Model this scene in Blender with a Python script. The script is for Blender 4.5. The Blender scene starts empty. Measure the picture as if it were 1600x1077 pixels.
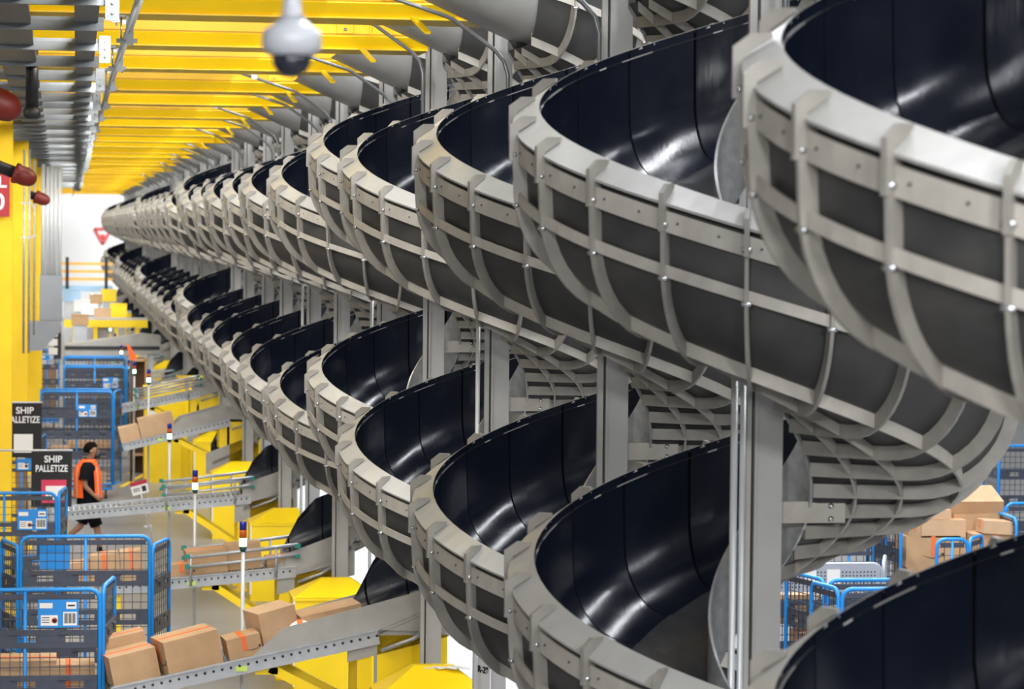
import bpy, math, random
from mathutils import Matrix, Vector
random.seed(7)
sc = bpy.context.scene
COL = sc.collection
PI = math.pi
# ------------------------------------------------------------------ camera
F, VX, VY, ROLL = 4551.0, 91.5, 352.4, 0.0048
CX, CY = 800.0, 538.5
K = 0.92
H = 5.24
def cam_axes():
    fw = Vector(((VX-CX)/F, -(VY-CY)/F, 1.0)).normalized()
    up = Vector((math.sin(ROLL), math.cos(ROLL), 0.0))
    up = (up - fw*up.dot(fw)).normalized()
    rt = up.cross(fw)
    return rt, fw, up
RT, FW, UP = cam_axes()      # images of world X, Y, Z in (right, up, forward)
MW = Matrix(((RT[0], FW[0], UP[0]), (RT[1], FW[1], UP[1]), (RT[2], FW[2], UP[2])))
cd = bpy.data.cameras.new('camera')
cam = bpy.data.objects.new('camera', cd); COL.objects.link(cam)
cd.sensor_fit = 'HORIZONTAL'; cd.sensor_width = 36.0; cd.lens = F/1600*36
cd.clip_start = 0.1; cd.clip_end = 600
R3 = Matrix((MW[0], MW[1], -MW[2])).transposed()
m4 = R3.to_4x4(); m4.translation = (0, 0, H); cam.matrix_world = m4
sc.camera = cam
cd.dof.use_dof = True; cd.dof.focus_distance = 21.0; cd.dof.aperture_fstop = 4.4
def at(px, py, Y):
    d = MW.transposed() @ Vector(((px-CX)/F, -(py-CY)/F, 1.0))
    k = Y/d.y
    return Vector((d.x*k, Y, H + d.z*k))
def S(Y): return F/Y*1.0      # pixels per metre near depth Y (approx.)
# ------------------------------------------------------------------ materials
MATS = {}
def mat(name, col, rough=0.5, metal=0.0, noise=0.0, nscale=8.0, spec=None, emit=None, bump=0.0, stretch=None, dust=None):
    m = bpy.data.materials.new(name); m.use_nodes = True
    nt = m.node_tree; b = nt.nodes['Principled BSDF']
    b.inputs['Base Color'].default_value = (*col, 1); b.inputs['Roughness'].default_value = rough
    b.inputs['Metallic'].default_value = metal
    if spec is not None: b.inputs['Specular IOR Level'].default_value = spec
    if emit:
        b.inputs['Emission Color'].default_value = (*emit[0], 1); b.inputs['Emission Strength'].default_value = emit[1]
    if noise > 0 or bump > 0:
        tc = nt.nodes.new('ShaderNodeTexCoord'); n = nt.nodes.new('ShaderNodeTexNoise')
        n.inputs['Scale'].default_value = nscale; n.inputs['Detail'].default_value = 5
        if stretch:
            mp = nt.nodes.new('ShaderNodeMapping'); mp.inputs['Scale'].default_value = stretch
            nt.links.new(tc.outputs['Object'], mp.inputs['Vector']); nt.links.new(mp.outputs[0], n.inputs['Vector'])
        else: nt.links.new(tc.outputs['Object'], n.inputs['Vector'])
        r = nt.nodes.new('ShaderNodeValToRGB')
        lo = [c*(1-noise) for c in col]; hi = [min(1, c*(1+noise*.6)) for c in col]
        if dust: hi = dust
        r.color_ramp.elements[0].position = .32; r.color_ramp.elements[1].position = .72
        r.color_ramp.elements[0].color = (*lo, 1); r.color_ramp.elements[1].color = (*hi, 1)
        nt.links.new(n.outputs['Fac'], r.inputs['Fac']); nt.links.new(r.outputs['Color'], b.inputs['Base Color'])
        if bump > 0:
            bp = nt.nodes.new('ShaderNodeBump'); bp.inputs['Strength'].default_value = bump; bp.inputs['Distance'].default_value = .01
            nt.links.new(n.outputs['Fac'], bp.inputs['Height']); nt.links.new(bp.outputs[0], b.inputs['Normal'])
    MATS[name] = m
    return m
mat('steel', (.385, .36, .318), .5, .0, .14, 9)
mat('steel_rib', (.265, .25, .222), .5, .0, .2, 7)
mat('steel_light', (.37, .362, .342), .4, .0, .1, 5)
mat('post_paint', (.37, .365, .35), .5, .0, .06, 4)
mat('galv', (.46, .47, .47), .38, .5, .2, 20)
mat('shell', (.038, .038, .039), .5, .0, .35, 3.5, dust=(.052, .05, .047))
mat('yellow', (.98, .64, .0), .5, .0, .05, 3)
mat('yellow_column', (.92, .60, .0), .5, .0, .05, 3)
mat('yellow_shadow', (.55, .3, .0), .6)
mat('yellow_box', (.98, .68, .005), .42, .0, .04, 3)
mat('cable_grey', (.22, .24, .26), .5, .3, .2, 6)
mat('rail_dark', (.11, .13, .16), .5, .2, .15, 6)
mat('bolt', (.62, .63, .65), .25, .9)
mat('conduit_dark', (.2, .21, .215), .35, .5)
mat('bolt_dark', (.12, .11, .1), .4, .6)
mat('red', (.16, .012, .008), .5)
mat('sign_red', (.42, .02, .03), .5)
mat('white', (.82, .82, .82), .5)
mat('paper', (.8, .79, .77), .7)
mat('black', (.012, .012, .014), .5)
mat('black_soft', (.015, .015, .017), .8)
mat('black_sheet', (.012, .013, .017), .3)
mat('blue', (.01, .25, .70), .38, .0, .06, 5)
mat('blue_label', (.01, .24, .68), .5)
mat('navy', (.045, .055, .085), .5, .0, .2, 12)
mat('wire', (.06, .065, .085), .4, .4)
mat('grey_cart', (.38, .40, .45), .45, .1)
mat('card', (.47, .295, .16), .75, .0, .1, 6)
mat('card_pale', (.56, .37, .22), .75, .0, .08, 6)
mat('tape', (.78, .17, .045), .4)
mat('ink', (.02, .02, .022), .7)
mat('rail_grey', (.44, .46, .49), .38, .45, .1, 10)
mat('roller', (.42, .44, .46), .3, .7)
mat('clamp_green', (.01, .22, .17), .5)
mat('vest', (1.0, .13, .015), .6, .0, .08, 14)
mat('reflective', (.62, .5, .3), .4)
mat('cloth_black', (.0045, .005, .007), .9, .0, .3, 30, spec=.15)
mat('skin', (.34, .165, .1), .55)
mat('hair', (.004, .003, .003), .9, spec=.1)
mat('lamp_blue', (.01, .02, .3), .25)
mat('lamp_amber', (.55, .1, .01), .25)
mat('lamp_green', (.4, .9, .7), .3, emit=((.5, 1.0, .82), 4.0))
mat('dome', (.012, .014, .022), .12)
mat('cam_white', (.36, .37, .40), .4)
mat('orange_rail', (.95, .5, .1), .5)
mat('pale_blue', (.35, .55, .75), .5)
mat('grey_box', (.26, .28, .31), .45, .2, .06, 4)
mat('rubber', (.02, .02, .02), .7)
mat('pvc', (.62, .64, .65), .35, .2)
def liner_mat():
    m = bpy.data.materials.new('liner'); m.use_nodes = True
    nt = m.node_tree; b = nt.nodes['Principled BSDF']; L = nt.links.new; N = nt.nodes.new
    tc = N('ShaderNodeTexCoord'); sx = N('ShaderNodeSeparateXYZ'); L(tc.outputs['Object'], sx.inputs[0])
    a = N('ShaderNodeMath'); a.operation = 'ARCTAN2'; L(sx.outputs['Y'], a.inputs[0]); L(sx.outputs['X'], a.inputs[1])
    d = N('ShaderNodeMath'); d.operation = 'MULTIPLY'; d.inputs[1].default_value = 18/(2*PI); L(a.outputs[0], d.inputs[0])
    ad = N('ShaderNodeMath'); ad.operation = 'ADD'; ad.inputs[1].default_value = 18.69; L(d.outputs[0], ad.inputs[0])
    fr = N('ShaderNodeMath'); fr.operation = 'FRACT'; L(ad.outputs[0], fr.inputs[0])
    sb = N('ShaderNodeMath'); sb.operation = 'SUBTRACT'; sb.inputs[1].default_value = .5; L(fr.outputs[0], sb.inputs[0])
    ab = N('ShaderNodeMath'); ab.operation = 'ABSOLUTE'; L(sb.outputs[0], ab.inputs[0])
    lt = N('ShaderNodeMath'); lt.operation = 'LESS_THAN'; lt.inputs[1].default_value = .022; L(ab.outputs[0], lt.inputs[0])
    n = N('ShaderNodeTexNoise'); n.inputs['Scale'].default_value = 5; n.inputs['Detail'].default_value = 6; L(tc.outputs['Object'], n.inputs['Vector'])
    n2 = N('ShaderNodeTexNoise'); n2.inputs['Scale'].default_value = 60; n2.inputs['Detail'].default_value = 3
    mp = N('ShaderNodeMapping'); mp.inputs['Scale'].default_value = (1, 1, .12); L(tc.outputs['Object'], mp.inputs['Vector']); L(mp.outputs[0], n2.inputs['Vector'])
    mr = N('ShaderNodeMapRange'); mr.inputs['From Min'].default_value = .3; mr.inputs['From Max'].default_value = .7
    mr.inputs['To Min'].default_value = .15; mr.inputs['To Max'].default_value = .3; L(n.outputs['Fac'], mr.inputs['Value'])
    mx = N('ShaderNodeMath'); mx.operation = 'MAXIMUM'; L(mr.outputs[0], mx.inputs[0])
    ml = N('ShaderNodeMath'); ml.operation = 'MULTIPLY'; ml.inputs[1].default_value = .9; L(lt.outputs[0], ml.inputs[0]); L(ml.outputs[0], mx.inputs[1])
    L(mx.outputs[0], b.inputs['Roughness'])
    cr = N('ShaderNodeMix'); cr.data_type = 'RGBA'; cr.inputs['A'].default_value = (.0042, .006, .012, 1); cr.inputs['B'].default_value = (.0012, .0012, .0015, 1)
    L(lt.outputs[0], cr.inputs['Factor']); rad = N('ShaderNodeVectorMath'); rad.operation = 'LENGTH'; cmb = N('ShaderNodeCombineXYZ'); L(sx.outputs['X'], cmb.inputs['X']); L(sx.outputs['Y'], cmb.inputs['Y']); L(cmb.outputs[0], rad.inputs[0])
    fl = N('ShaderNodeMath'); fl.operation = 'LESS_THAN'; fl.inputs[1].default_value = .67; L(rad.outputs['Value'], fl.inputs[0])
    ns = N('ShaderNodeTexNoise'); ns.inputs['Scale'].default_value = 16; mps = N('ShaderNodeMapping'); mps.inputs['Scale'].default_value = (1, .12, 1); L(tc.outputs['Object'], mps.inputs['Vector']); L(mps.outputs[0], ns.inputs['Vector'])
    fr2 = N('ShaderNodeMapRange'); fr2.inputs['To Min'].default_value = .45; fr2.inputs['To Max'].default_value = 1.0; L(ns.outputs['Fac'], fr2.inputs['Value'])
    fm = N('ShaderNodeMath'); fm.operation = 'MULTIPLY'; L(fl.outputs[0], fm.inputs[0]); L(fr2.outputs[0], fm.inputs[1])
    ff = N('ShaderNodeMix'); ff.data_type = 'RGBA'; ff.inputs['B'].default_value = (.045, .045, .046, 1); L(fm.outputs[0], ff.inputs['Factor']); L(cr.outputs['Result'], ff.inputs['A'])
    L(ff.outputs['Result'], b.inputs['Base Color'])
    bp = N('ShaderNodeBump'); bp.inputs['Strength'].default_value = .05; bp.inputs['Distance'].default_value = .01
    L(n2.outputs['Fac'], bp.inputs['Height']); L(bp.outputs[0], b.inputs['Normal'])
    sp_ = N('ShaderNodeMapRange'); sp_.inputs['To Min'].default_value = .33; sp_.inputs['To Max'].default_value = .04; L(lt.outputs[0], sp_.inputs['Value']); L(sp_.outputs[0], b.inputs['Specular IOR Level'])
    MATS['liner'] = m
    m = bpy.data.materials.new('lip_dash'); m.use_nodes = True
    nt = m.node_tree; b = nt.nodes['Principled BSDF']; L = nt.links.new; N = nt.nodes.new
    tc = N('ShaderNodeTexCoord'); sx = N('ShaderNodeSeparateXYZ'); L(tc.outputs['Object'], sx.inputs[0])
    a = N('ShaderNodeMath'); a.operation = 'ARCTAN2'; L(sx.outputs['Y'], a.inputs[0]); L(sx.outputs['X'], a.inputs[1])
    d = N('ShaderNodeMath'); d.operation = 'MULTIPLY'; d.inputs[1].default_value = 10/(2*PI); L(a.outputs[0], d.inputs[0])
    ad = N('ShaderNodeMath'); ad.operation = 'ADD'; ad.inputs[1].default_value = 20.2; L(d.outputs[0], ad.inputs[0])
    fr = N('ShaderNodeMath'); fr.operation = 'FRACT'; L(ad.outputs[0], fr.inputs[0])
    vr = N('ShaderNodeValToRGB'); vr.color_ramp.interpolation = 'CONSTANT'; e = vr.color_ramp.elements
    e[0].position = 0; e[0].color = (.004, .005, .008, 1); e[1].position = .22; e[1].color = (.2, .195, .185, 1)
    q = e.new(.50); q.color = (.004, .005, .008, 1); q = e.new(.66); q.color = (.36, .35, .33, 1); q = e.new(.73); q.color = (.004, .005, .008, 1)
    L(fr.outputs[0], vr.inputs['Fac']); L(vr.outputs['Color'], b.inputs['Base Color']); b.inputs['Roughness'].default_value = .4
    MATS['lip_dash'] = m
liner_mat()
def floor_mat():
    m = mat('floor_concrete', (.235, .235, .24), .3, 0, .16, .6)
floor_mat()
# ------------------------------------------------------------------ mesh builder
class MB:
    def __init__(s): s.v = []; s.f = []; s.mi = []; s.sm = []; s.mats = []
    def m(s, name):
        if name not in s.mats: s.mats.append(name)
        return s.mats.index(name)
    def add(s, vs, fs, mn, smooth=False):
        o = len(s.v); s.v.extend([tuple(v) for v in vs]); i = s.m(mn)
        for f in fs: s.f.append(tuple(o+k for k in f)); s.mi.append(i); s.sm.append(smooth)
    def box(s, c, d, mn, rot=None, bevel=0):
        x, y, z = d[0]/2, d[1]/2, d[2]/2
        vs = [Vector((a*x, b*y, e*z)) for a in (-1, 1) for b in (-1, 1) for e in (-1, 1)]
        if rot is not None: vs = [rot @ v for v in vs]
        c = Vector(c)
        s.add([c+v for v in vs], [(0, 1, 3, 2), (4, 6, 7, 5), (0, 4, 5, 1), (2, 3, 7, 6), (0, 2, 6, 4), (1, 5, 7, 3)], mn)
        return s
    def bar(s, a, b, w, h, mn, up=(0, 0, 1)):
        a = Vector(a); b = Vector(b); d = b-a; L = d.length; d.normalize(); up = Vector(up)
        if abs(d.dot(up)) > .99: up = Vector((0, 1, 0))
        r = d.cross(up).normalized(); u = r.cross(d)
        R = Matrix((r, d, u)).transposed()
        return s.box((a+b)/2, (w, L, h), mn, R)
    def tube(s, pts, r, mn, n=8, closed=False, caps=True):
        pts = [Vector(p) for p in pts]; N = len(pts); vs = []; prev = None
        for i, p in enumerate(pts):
            if closed: t = (pts[(i+1) % N]-pts[i-1])
            elif i == 0: t = pts[1]-p
            elif i == N-1: t = p-pts[i-1]
            else: t = (pts[i+1]-p).normalized()+(p-pts[i-1]).normalized()
            t.normalize()
            if prev is None:
                a = Vector((0, 0, 1)) if abs(t.z) < .9 else Vector((1, 0, 0))
                u = (a-t*a.dot(t)).normalized()
            else:
                u = (prev-t*prev.dot(t)).normalized()
            prev = u; w = t.cross(u)
            rr = r[i] if isinstance(r, (list, tuple)) else r
            for k in range(n):
                an = 2*PI*k/n; vs.append(p+(u*math.cos(an)+w*math.sin(an))*rr)
        fs = []
        for i in range(N if closed else N-1):
            for k in range(n):
                j = (i+1) % N
                fs.append((i*n+k, i*n+(k+1) % n, j*n+(k+1) % n, j*n+k))
        if caps and not closed:
            fs.append(tuple(range(n-1, -1, -1))); fs.append(tuple((N-1)*n+k for k in range(n)))
        s.add(vs, fs, mn, True)
        return s
    def cyl(s, a, b, r, mn, n=12, r2=None):
        return s.tube([a, b], [r, r if r2 is None else r2], mn, n)
    def lathe(s, c, prof, mn, n=20, axis='z'):
        vs = []
        for r, z in prof:
            for k in range(n):
                an = 2*PI*k/n; p = (r*math.cos(an), r*math.sin(an), z)
                if axis == 'x': p = (p[2], p[0], p[1])
                if axis == 'y': p = (p[0], p[2], p[1])
                vs.append(Vector(c)+Vector(p))
        fs = []
        for i in range(len(prof)-1):
            for k in range(n): fs.append((i*n+k, i*n+(k+1) % n, (i+1)*n+(k+1) % n, (i+1)*n+k))
        fs.append(tuple(range(n))); fs.append(tuple((len(prof)-1)*n+k for k in range(n)))
        s.add(vs, fs, mn, True)
        return s
    def prism(s, poly, vec, mn):
        """poly: list of 3D points, extruded by vec"""
        n = len(poly); a = [Vector(p) for p in poly]; v = Vector(vec)
        fs = [tuple(range(n)), tuple(range(2*n-1, n-1, -1))]
        for k in range(n): fs.append((k, n+k, n+(k+1) % n, (k+1) % n))
        s.add(a+[p+v for p in a], fs, mn)
        return s
    def grid(s, rows, mn, smooth=True, flip=False, close=False):
        n = len(rows[0]); vs = [p for r in rows for p in r]; fs = []
        for i in range(len(rows)-1):
            for k in range(n if close else n-1):
                q = (i*n+k, i*n+(k+1) % n, (i+1)*n+(k+1) % n, (i+1)*n+k)
                fs.append(q[::-1] if flip else q)
        s.add(vs, fs, mn, smooth)
        return s
    def mesh(s, name):
        me = bpy.data.meshes.new(name); me.from_pydata(s.v, [], s.f)
        for n in s.mats: me.materials.append(MATS[n])
        me.polygons.foreach_set('material_index', s.mi); me.polygons.foreach_set('use_smooth', s.sm)
        me.update()
        import bmesh
        bm = bmesh.new(); bm.from_mesh(me); bmesh.ops.recalc_face_normals(bm, faces=bm.faces); bm.to_mesh(me); bm.free()
        return me
    def build(s, name, parent=None, loc=None, rot=None):
        return link(s.mesh(name), name, parent, loc, rot)
def link(me, name, parent=None, loc=None, rot=None):
    o = bpy.data.objects.new(name, me); COL.objects.link(o)
    if parent: o.parent = parent
    if loc is not None: o.location = loc
    if rot is not None: o.rotation_euler = rot
    return o
def tag(o, label, cat, group=None, kind=None):
    o['label'] = label; o['category'] = cat
    if group: o['group'] = group
    if kind: o['kind'] = kind
    return o
def thing(name, label, cat, loc=(0, 0, 0), rz=0, group=None):
    o = bpy.data.objects.new(name, None); COL.objects.link(o); o.empty_display_size = .1
    o.location = loc; o.rotation_euler = (0, 0, rz)
    return tag(o, label, cat, group)
def struct(o): o['kind'] = 'structure'; return o
def copy_tree(o, parent=None):
    c = o.copy(); COL.objects.link(c)
    if parent: c.parent = parent
    for ch in list(o.children): copy_tree(ch, c)
    return c
def text_mesh(txt, size, mn, bold=0.0, align='CENTER', depth=.002):
    cu = bpy.data.curves.new('t', 'FONT'); cu.body = txt; cu.size = size; cu.align_x = align; cu.align_y = 'CENTER'
    cu.offset = bold; cu.extrude = depth
    o = bpy.data.objects.new('t', cu); COL.objects.link(o)
    dg = bpy.context.evaluated_depsgraph_get(); dg.update()
    me = bpy.data.meshes.new_from_object(o.evaluated_get(dg))
    bpy.data.objects.remove(o); me.materials.clear(); me.materials.append(MATS[mn])
    return me
# ------------------------------------------------------------------ chute geometry
CXW = 3.5*K
RR, ZZ, HP = 1.139*K, .563*K, 2.262*K
RS, ZS, HS = 1.052*K, .794*K, 2.12*K
dA, dB = 4.015*K, 4.965*K
YN = [9.2814*K]
for n in range(34):
    st = (dB if n % 2 == 0 else dA) if n < 4 else [dA, dB, dA, dB, dA, dB, dA][(n-4) % 7]
    YN.append(YN[-1]+st)
NCH = 34
def special(n): return n >= 4 and (n-4) % 7 == 0
def profile(R):
    p = [(R, 0), (R, -.05), (R, -.11), (R-.003, -.22), (R-.008, -.33)]
    c = (R-.008-.325, -.33)
    for k in range(1, 11):
        a = -PI/2*k/10; p.append((c[0]+.325*math.cos(a), c[1]+.325*math.sin(a)))
    p += [(.55, -.657), (.40, -.658), (.24, -.658)]
    return p
def offset(p, d):
    out = []
    for i in range(len(p)):
        a = p[max(0, i-1)]; b = p[min(len(p)-1, i+1)]
        tx, tz = b[0]-a[0], b[1]-a[1]; l = math.hypot(tx, tz)
        out.append((p[i][0]-tz/l*d, p[i][1]+tx/l*d))
    return out
def sweep(mb, prof, R, z0, h, t0, t1, mn, closed=False, step=1/72, smooth=True):
    n = max(2, int(math.ceil((t1-t0)/step))); rows = []
    for i in range(n+1):
        t = t0+(t1-t0)*i/n; a = PI+2*PI*t; z = H+z0-h*t
        ca, sa = math.cos(a), math.sin(a)
        rows.append([(r*ca, r*sa, z+dz) for r, dz in prof])
    mb.grid(rows, mn, smooth, close=closed)
    if closed:
        m = len(prof); o = len(mb.v)-len(rows)*m; i = mb.m(mn)
        for base in (0, (len(rows)-1)*m):
            mb.f.append(tuple(o+base+k for k in range(m))); mb.mi.append(i); mb.sm.append(False)
def rect(r0, r1, z0, z1): return [(r0, z0), (r1, z0), (r1, z1), (r0, z1)]
CACHE = {}
T0 = -.735
def chute_meshes(odd, spec):
    key = (odd, spec)
    if key in CACHE: return CACHE[key]
    R, z0, h = (RS, ZS, HS) if spec else (RR, ZZ, HP)
    t1 = 1.25 if odd else 1.75
    pr = profile(R); D = {}
    b = MB(); k = math.floor((T0-.01)*18)
    while (k+.31)/18 < t1:
        ta, tb = max(T0, (k-.19)/18), min(t1, (k+.81)/18)
        if tb > ta+.001:
            rows = []
            for i in range(6):
                t = ta+(tb-ta)*i/5; a_ = PI+2*PI*t; q = -.0035+.008*((t*18-k+.19)); z = H+z0-h*t
                pp = offset(pr, q); pp = [(pp[j][0] if j > 1 else pr[j][0]+q*.5*j, pp[j][1] if j > 1 else pr[j][1]) for j in range(len(pp))]
                rows.append([(r*math.cos(a_), r*math.sin(a_), z+dz) for r, dz in pp])
            b.grid(rows, 'liner', True)
        k += 1
    D['liner'] = b.mesh('liner')
    b = MB(); sweep(b, [(R+.012, -.03)]+offset(pr, .075)[2:], R, z0, h, T0, t1, 'shell'); D['outer_shell'] = b.mesh('outer_shell')
    b = MB(); sweep(b, [(R+.001, -.012), (R+.118, -.088), (R+.122, -.076), (R+.001, .002)], R, z0, h, T0, t1, 'steel_light', True, smooth=False); D['rim_flange'] = b.mesh('rim_flange')
    # strip of pale and black dashes just under the inside lip
    b = MB(); sweep(b, rect(R-.004, R-.001, -.048, -.042), R, z0, h, T0, t1, 'lip_dash', True, 1/90, False); D['lip_strip'] = b.mesh('lip_strip')
    st = []
    for r0, a, c in ((R+.100, -.2, -.11), (R+.098, -.392, -.34), (R-.14, -.735, -.645), (R-.41, -.788, -.735), (R-.62, -.79, -.735)):
        b = MB(); sweep(b, rect(r0, r0+.012, a, c), R, z0, h, T0, t1, 'steel', True, 1/72, False)
        if r0 > R+.099:
            t = T0+.02
            while t < t1-.01:
                a_ = PI+2*PI*t; p_ = Vector(((r0+.012)*math.cos(a_), (r0+.012)*math.sin(a_), H+z0-h*t-.15)); d_ = Vector((math.cos(a_), math.sin(a_), 0))
                b.cyl(p_, p_+d_*.004, .006, 'bolt_dark', 6); t += 1/40
        st.append(b.mesh('stringer'))
    D['stringers'] = st
    b = MB(); sweep(b, rect(.225, .238, -.76, -.28), R, z0, h, T0, t1, 'galv', True, 1/60, False); D['inner_guard'] = b.mesh('inner_guard')
    # one rib, in the x-z plane at the rim level
    b = MB(); o1 = offset(pr, .074)[2:]; o2 = offset(pr, .138)[2:]
    th = .008
    ins = [(R+.092, -.08)]+o1; outs = [(R+.15, -.045)]+[(R+.15, -.11)]+o2[1:]
    n = min(len(ins), len(outs)); rows = []
    for i in range(n):
        a, c = ins[i], outs[i]
        rows.append([(a[0], -th, a[1]), (c[0], -th, c[1]), (c[0], th, c[1]), (a[0], th, a[1])])
    b.grid(rows, 'steel_rib', False, close=True)
    b.prism([(R+.152, -th*1.25, -.20), (R+.152, -th*1.25, -.038), (R+.095, -th*1.25, .004), (R+.028, -th*1.25, .004), (R+.03, -th*1.25, -.012), (R+.112, -th*1.25, -.066), (R+.112, -th*1.25, -.20)], (0, th*2.5, 0), 'steel_rib')
    for bx, bz in ((R+.128, -.17), (R+.118, -.40)):
        b.cyl((bx, -th-.012, bz), (bx, th+.012, bz), .011, 'bolt', 6)
    D['rib'] = b.mesh('rib'); D['geo'] = (R, z0, h, t1)
    b = MB(); b.box((.22, 0, 0), (.36, .012, .1), 'steel')
    for z in (-.03, .03):
        b.cyl((.33, -.02, z), (.33, .02, z), .014, 'bolt', 6)
    D['support_arm'] = b.mesh('support_arm')
    # entry pan: straight run along -X at the near side
    b = MB(); sl = math.tan(math.radians(24)); zt = z0-h*T0
    po = offset(pr, .06)[1:]
    x0 = R*math.cos(PI+2*PI*T0); xs = [.16, -.1, -.35, -.6]
    b.grid([[(x, -r, H+zt+dz+(.16-x)*sl) for r, dz in po] for x in xs], 'galv_pan', True)
    b.tube([(x, -R-.05, H+zt+.01+(.16-x)*sl) for x in xs], .014, 'black', 6)
    D['entry_pan'] = b.mesh('entry_pan')
    b = MB()
    for k in range(14):
        x = -.62-.06*k*.7
        b.tube([(x, -R+.05, H+zt+.1), (x+.45, -R+.65, H+zt+.55)], .006, 'wire', 4)
        b.tube([(-.62-.55, -R+.05+.045*k, H+zt+.1+.034*k), (-.1, -R+.05+.045*k, H+zt+.1+.034*k)], .006, 'wire', 4)
    b.tube([(-1.15, -R, H+zt+.1), (-.8, -R, H+zt-.02), (-.5, -R, H+zt+.12), (-.1, -R, H+zt+.34)], .014, 'black', 6)
    D['safety_net'] = b.mesh('safety_net')
    if not odd:
        b = MB(); ze = H+z0-h*t1; sl2 = .42; xs = [0, -.2, -.4, -.58]
        cut = [0, 0, -.14, -.42]
        b.grid([[(x, r, ze+min(dz, c_)+x*sl2) for r, dz in pr] for x, c_ in zip(xs, cut)], 'liner', True)
        b.grid([[(x, r, ze+min(dz, c_)+x*sl2) for r, dz in offset(pr, .03)] for x, c_ in zip(xs, cut)], 'black_sheet', True)
        D['exit_liner'] = b.mesh('exit_liner')
        b = MB(); b.prism([(.2, .27, ze-.9), (.2, .27, ze-.42), (-.7, .27, ze-.76), (-.7, .27, ze-1.12)], (0, .02, 0), 'steel_light')
        D['exit_sheet'] = b.mesh('exit_sheet')
    # post from floor to beam level
    top = H+1.66*K+.35
    b = MB(); b.box((.012+.012, .02, top/2), (.125, .14, top), 'post_paint'); D['post'] = b.mesh('post')
    b = MB(); b.box((-.08, -.04, top/2), (.034, .03, top), 'steel_light'); b.box((-.058, .03, top/2), (.03, .06, top), 'cable_grey'); b.box((-.042, -.045, top/2), (.014, .04, top), 'steel_light')
    D['post_rail'] = b.mesh('post_rail')
    CACHE[key] = D
    return D
mat('galv_pan', (.30, .3, .29), .45, .2, .1, 4)
ORD = ['nearest', 'second', 'third', 'fourth', 'fifth', 'sixth', 'seventh', 'eighth', 'ninth', 'tenth', 'eleventh', 'twelfth', 'thirteenth', 'fourteenth', 'fifteenth', 'sixteenth']
def chute_label(n):
    if n == 0: return 'nearest spiral chute, blurred and cut off by the right edge of the photo'
    if n == 1: return 'second nearest spiral chute, whole black bowl and thick grey post in full view at right'
    if n == 4: return 'fifth nearest spiral chute, smaller and set higher, ending over the conveyor with the white bag'
    if n < 16:
        e = ' ending over a roller conveyor at left' if n % 2 == 0 else ' turned away to the right aisle'
        return ORD[n]+' nearest spiral chute of the grey ribbed row,'+e
    return 'small blurred spiral chute at the far end of the row, beyond the sixteenth'
for n in range(NCH):
    odd = n % 2 == 1; spec = special(n); D = chute_meshes(odd, spec); R, z0, h, t1 = D['geo']
    t = thing('spiral_chute', chute_label(n), 'chute', (CXW, YN[n], 0), 0, 'spiral chutes in one long row')
    for k in ('liner', 'outer_shell', 'rim_flange', 'lip_strip', 'inner_guard', 'post', 'post_rail', 'entry_pan', 'exit_liner', 'exit_sheet'):
        if k in D: o = link(D[k], k, t)
        if k in ('liner', 'exit_liner') and k in D: o['label'] = 'glossy black liner'
    if 1 < n < 8: link(D['safety_net'], 'safety_net', t)
    for s_ in D['stringers']: link(s_, 'stringer', t)
    a0 = math.ceil((PI+2*PI*T0)/(PI/10)); a1 = math.floor((PI+2*PI*t1)/(PI/10))
    for k in range(a0, a1+1):
        a = (k+.03)*PI/10; tt = (a-PI)/(2*PI)
        if tt > t1 or tt < T0: continue
        link(D['rib'], 'rib', t, (0, 0, H+z0-h*tt), (0, 0, a))
    for k in range(-1, 4):
        tt = .5*k
        if tt > t1 or tt < T0: continue
        link(D['support_arm'], 'support_arm', t, (0, 0, H+z0-h*tt-.77), (0, 0, PI+2*PI*tt))
# ------------------------------------------------------------------ conduits on the posts
for n in range(1, 22):
    odd = n % 2 == 1; dz = .2 if special(n) else 0
    x = CXW-.14 if not odd else CXW+.03
    y = YN[n]-.2; zb = H+.28+dz; zt = H+1.2+dz
    b = MB(); b.tube([(x, y, zb), (x, y, zt-.06), (x-.03, y, zt+.04), (x-.1, y, zt+.12), (x-.42, y-.02, zt+.34), (x-.5, y-.02, zt+.37), (x-1.3, y-.02, zt+.62)], .016, 'conduit_dark', 8)
    o = b.build('conduit')
    tag(o, ('bent steel conduit rising past the %s nearest spiral chute to the yellow beams' % ORD[n]) if n < 12 else 'thin bent steel conduit among the far posts under the yellow beams', 'conduit', 'conduits bent up to the beams')
    c = MB(); c.box((x-.9, y-.02, zt+.52), (.07, .04, .09), 'galv'); c.build('clamp', o)
for n in (1, 3, 5, 7):
    b = MB(); z1 = H-.2
    b.cyl((CXW-.155, YN[n]-.1, 0), (CXW-.155, YN[n]-.1, z1), .017, 'pvc', 8)
    if n == 1: b.cyl((CXW-.115, YN[n]-.1, 0), (CXW-.115, YN[n]-.1, z1), .014, 'pvc', 8)
    o = b.build('conduit'); tag(o, 'straight pale conduit standing along the post of the %s nearest spiral chute' % ORD[n], 'conduit', 'straight conduits along the posts')
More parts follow.
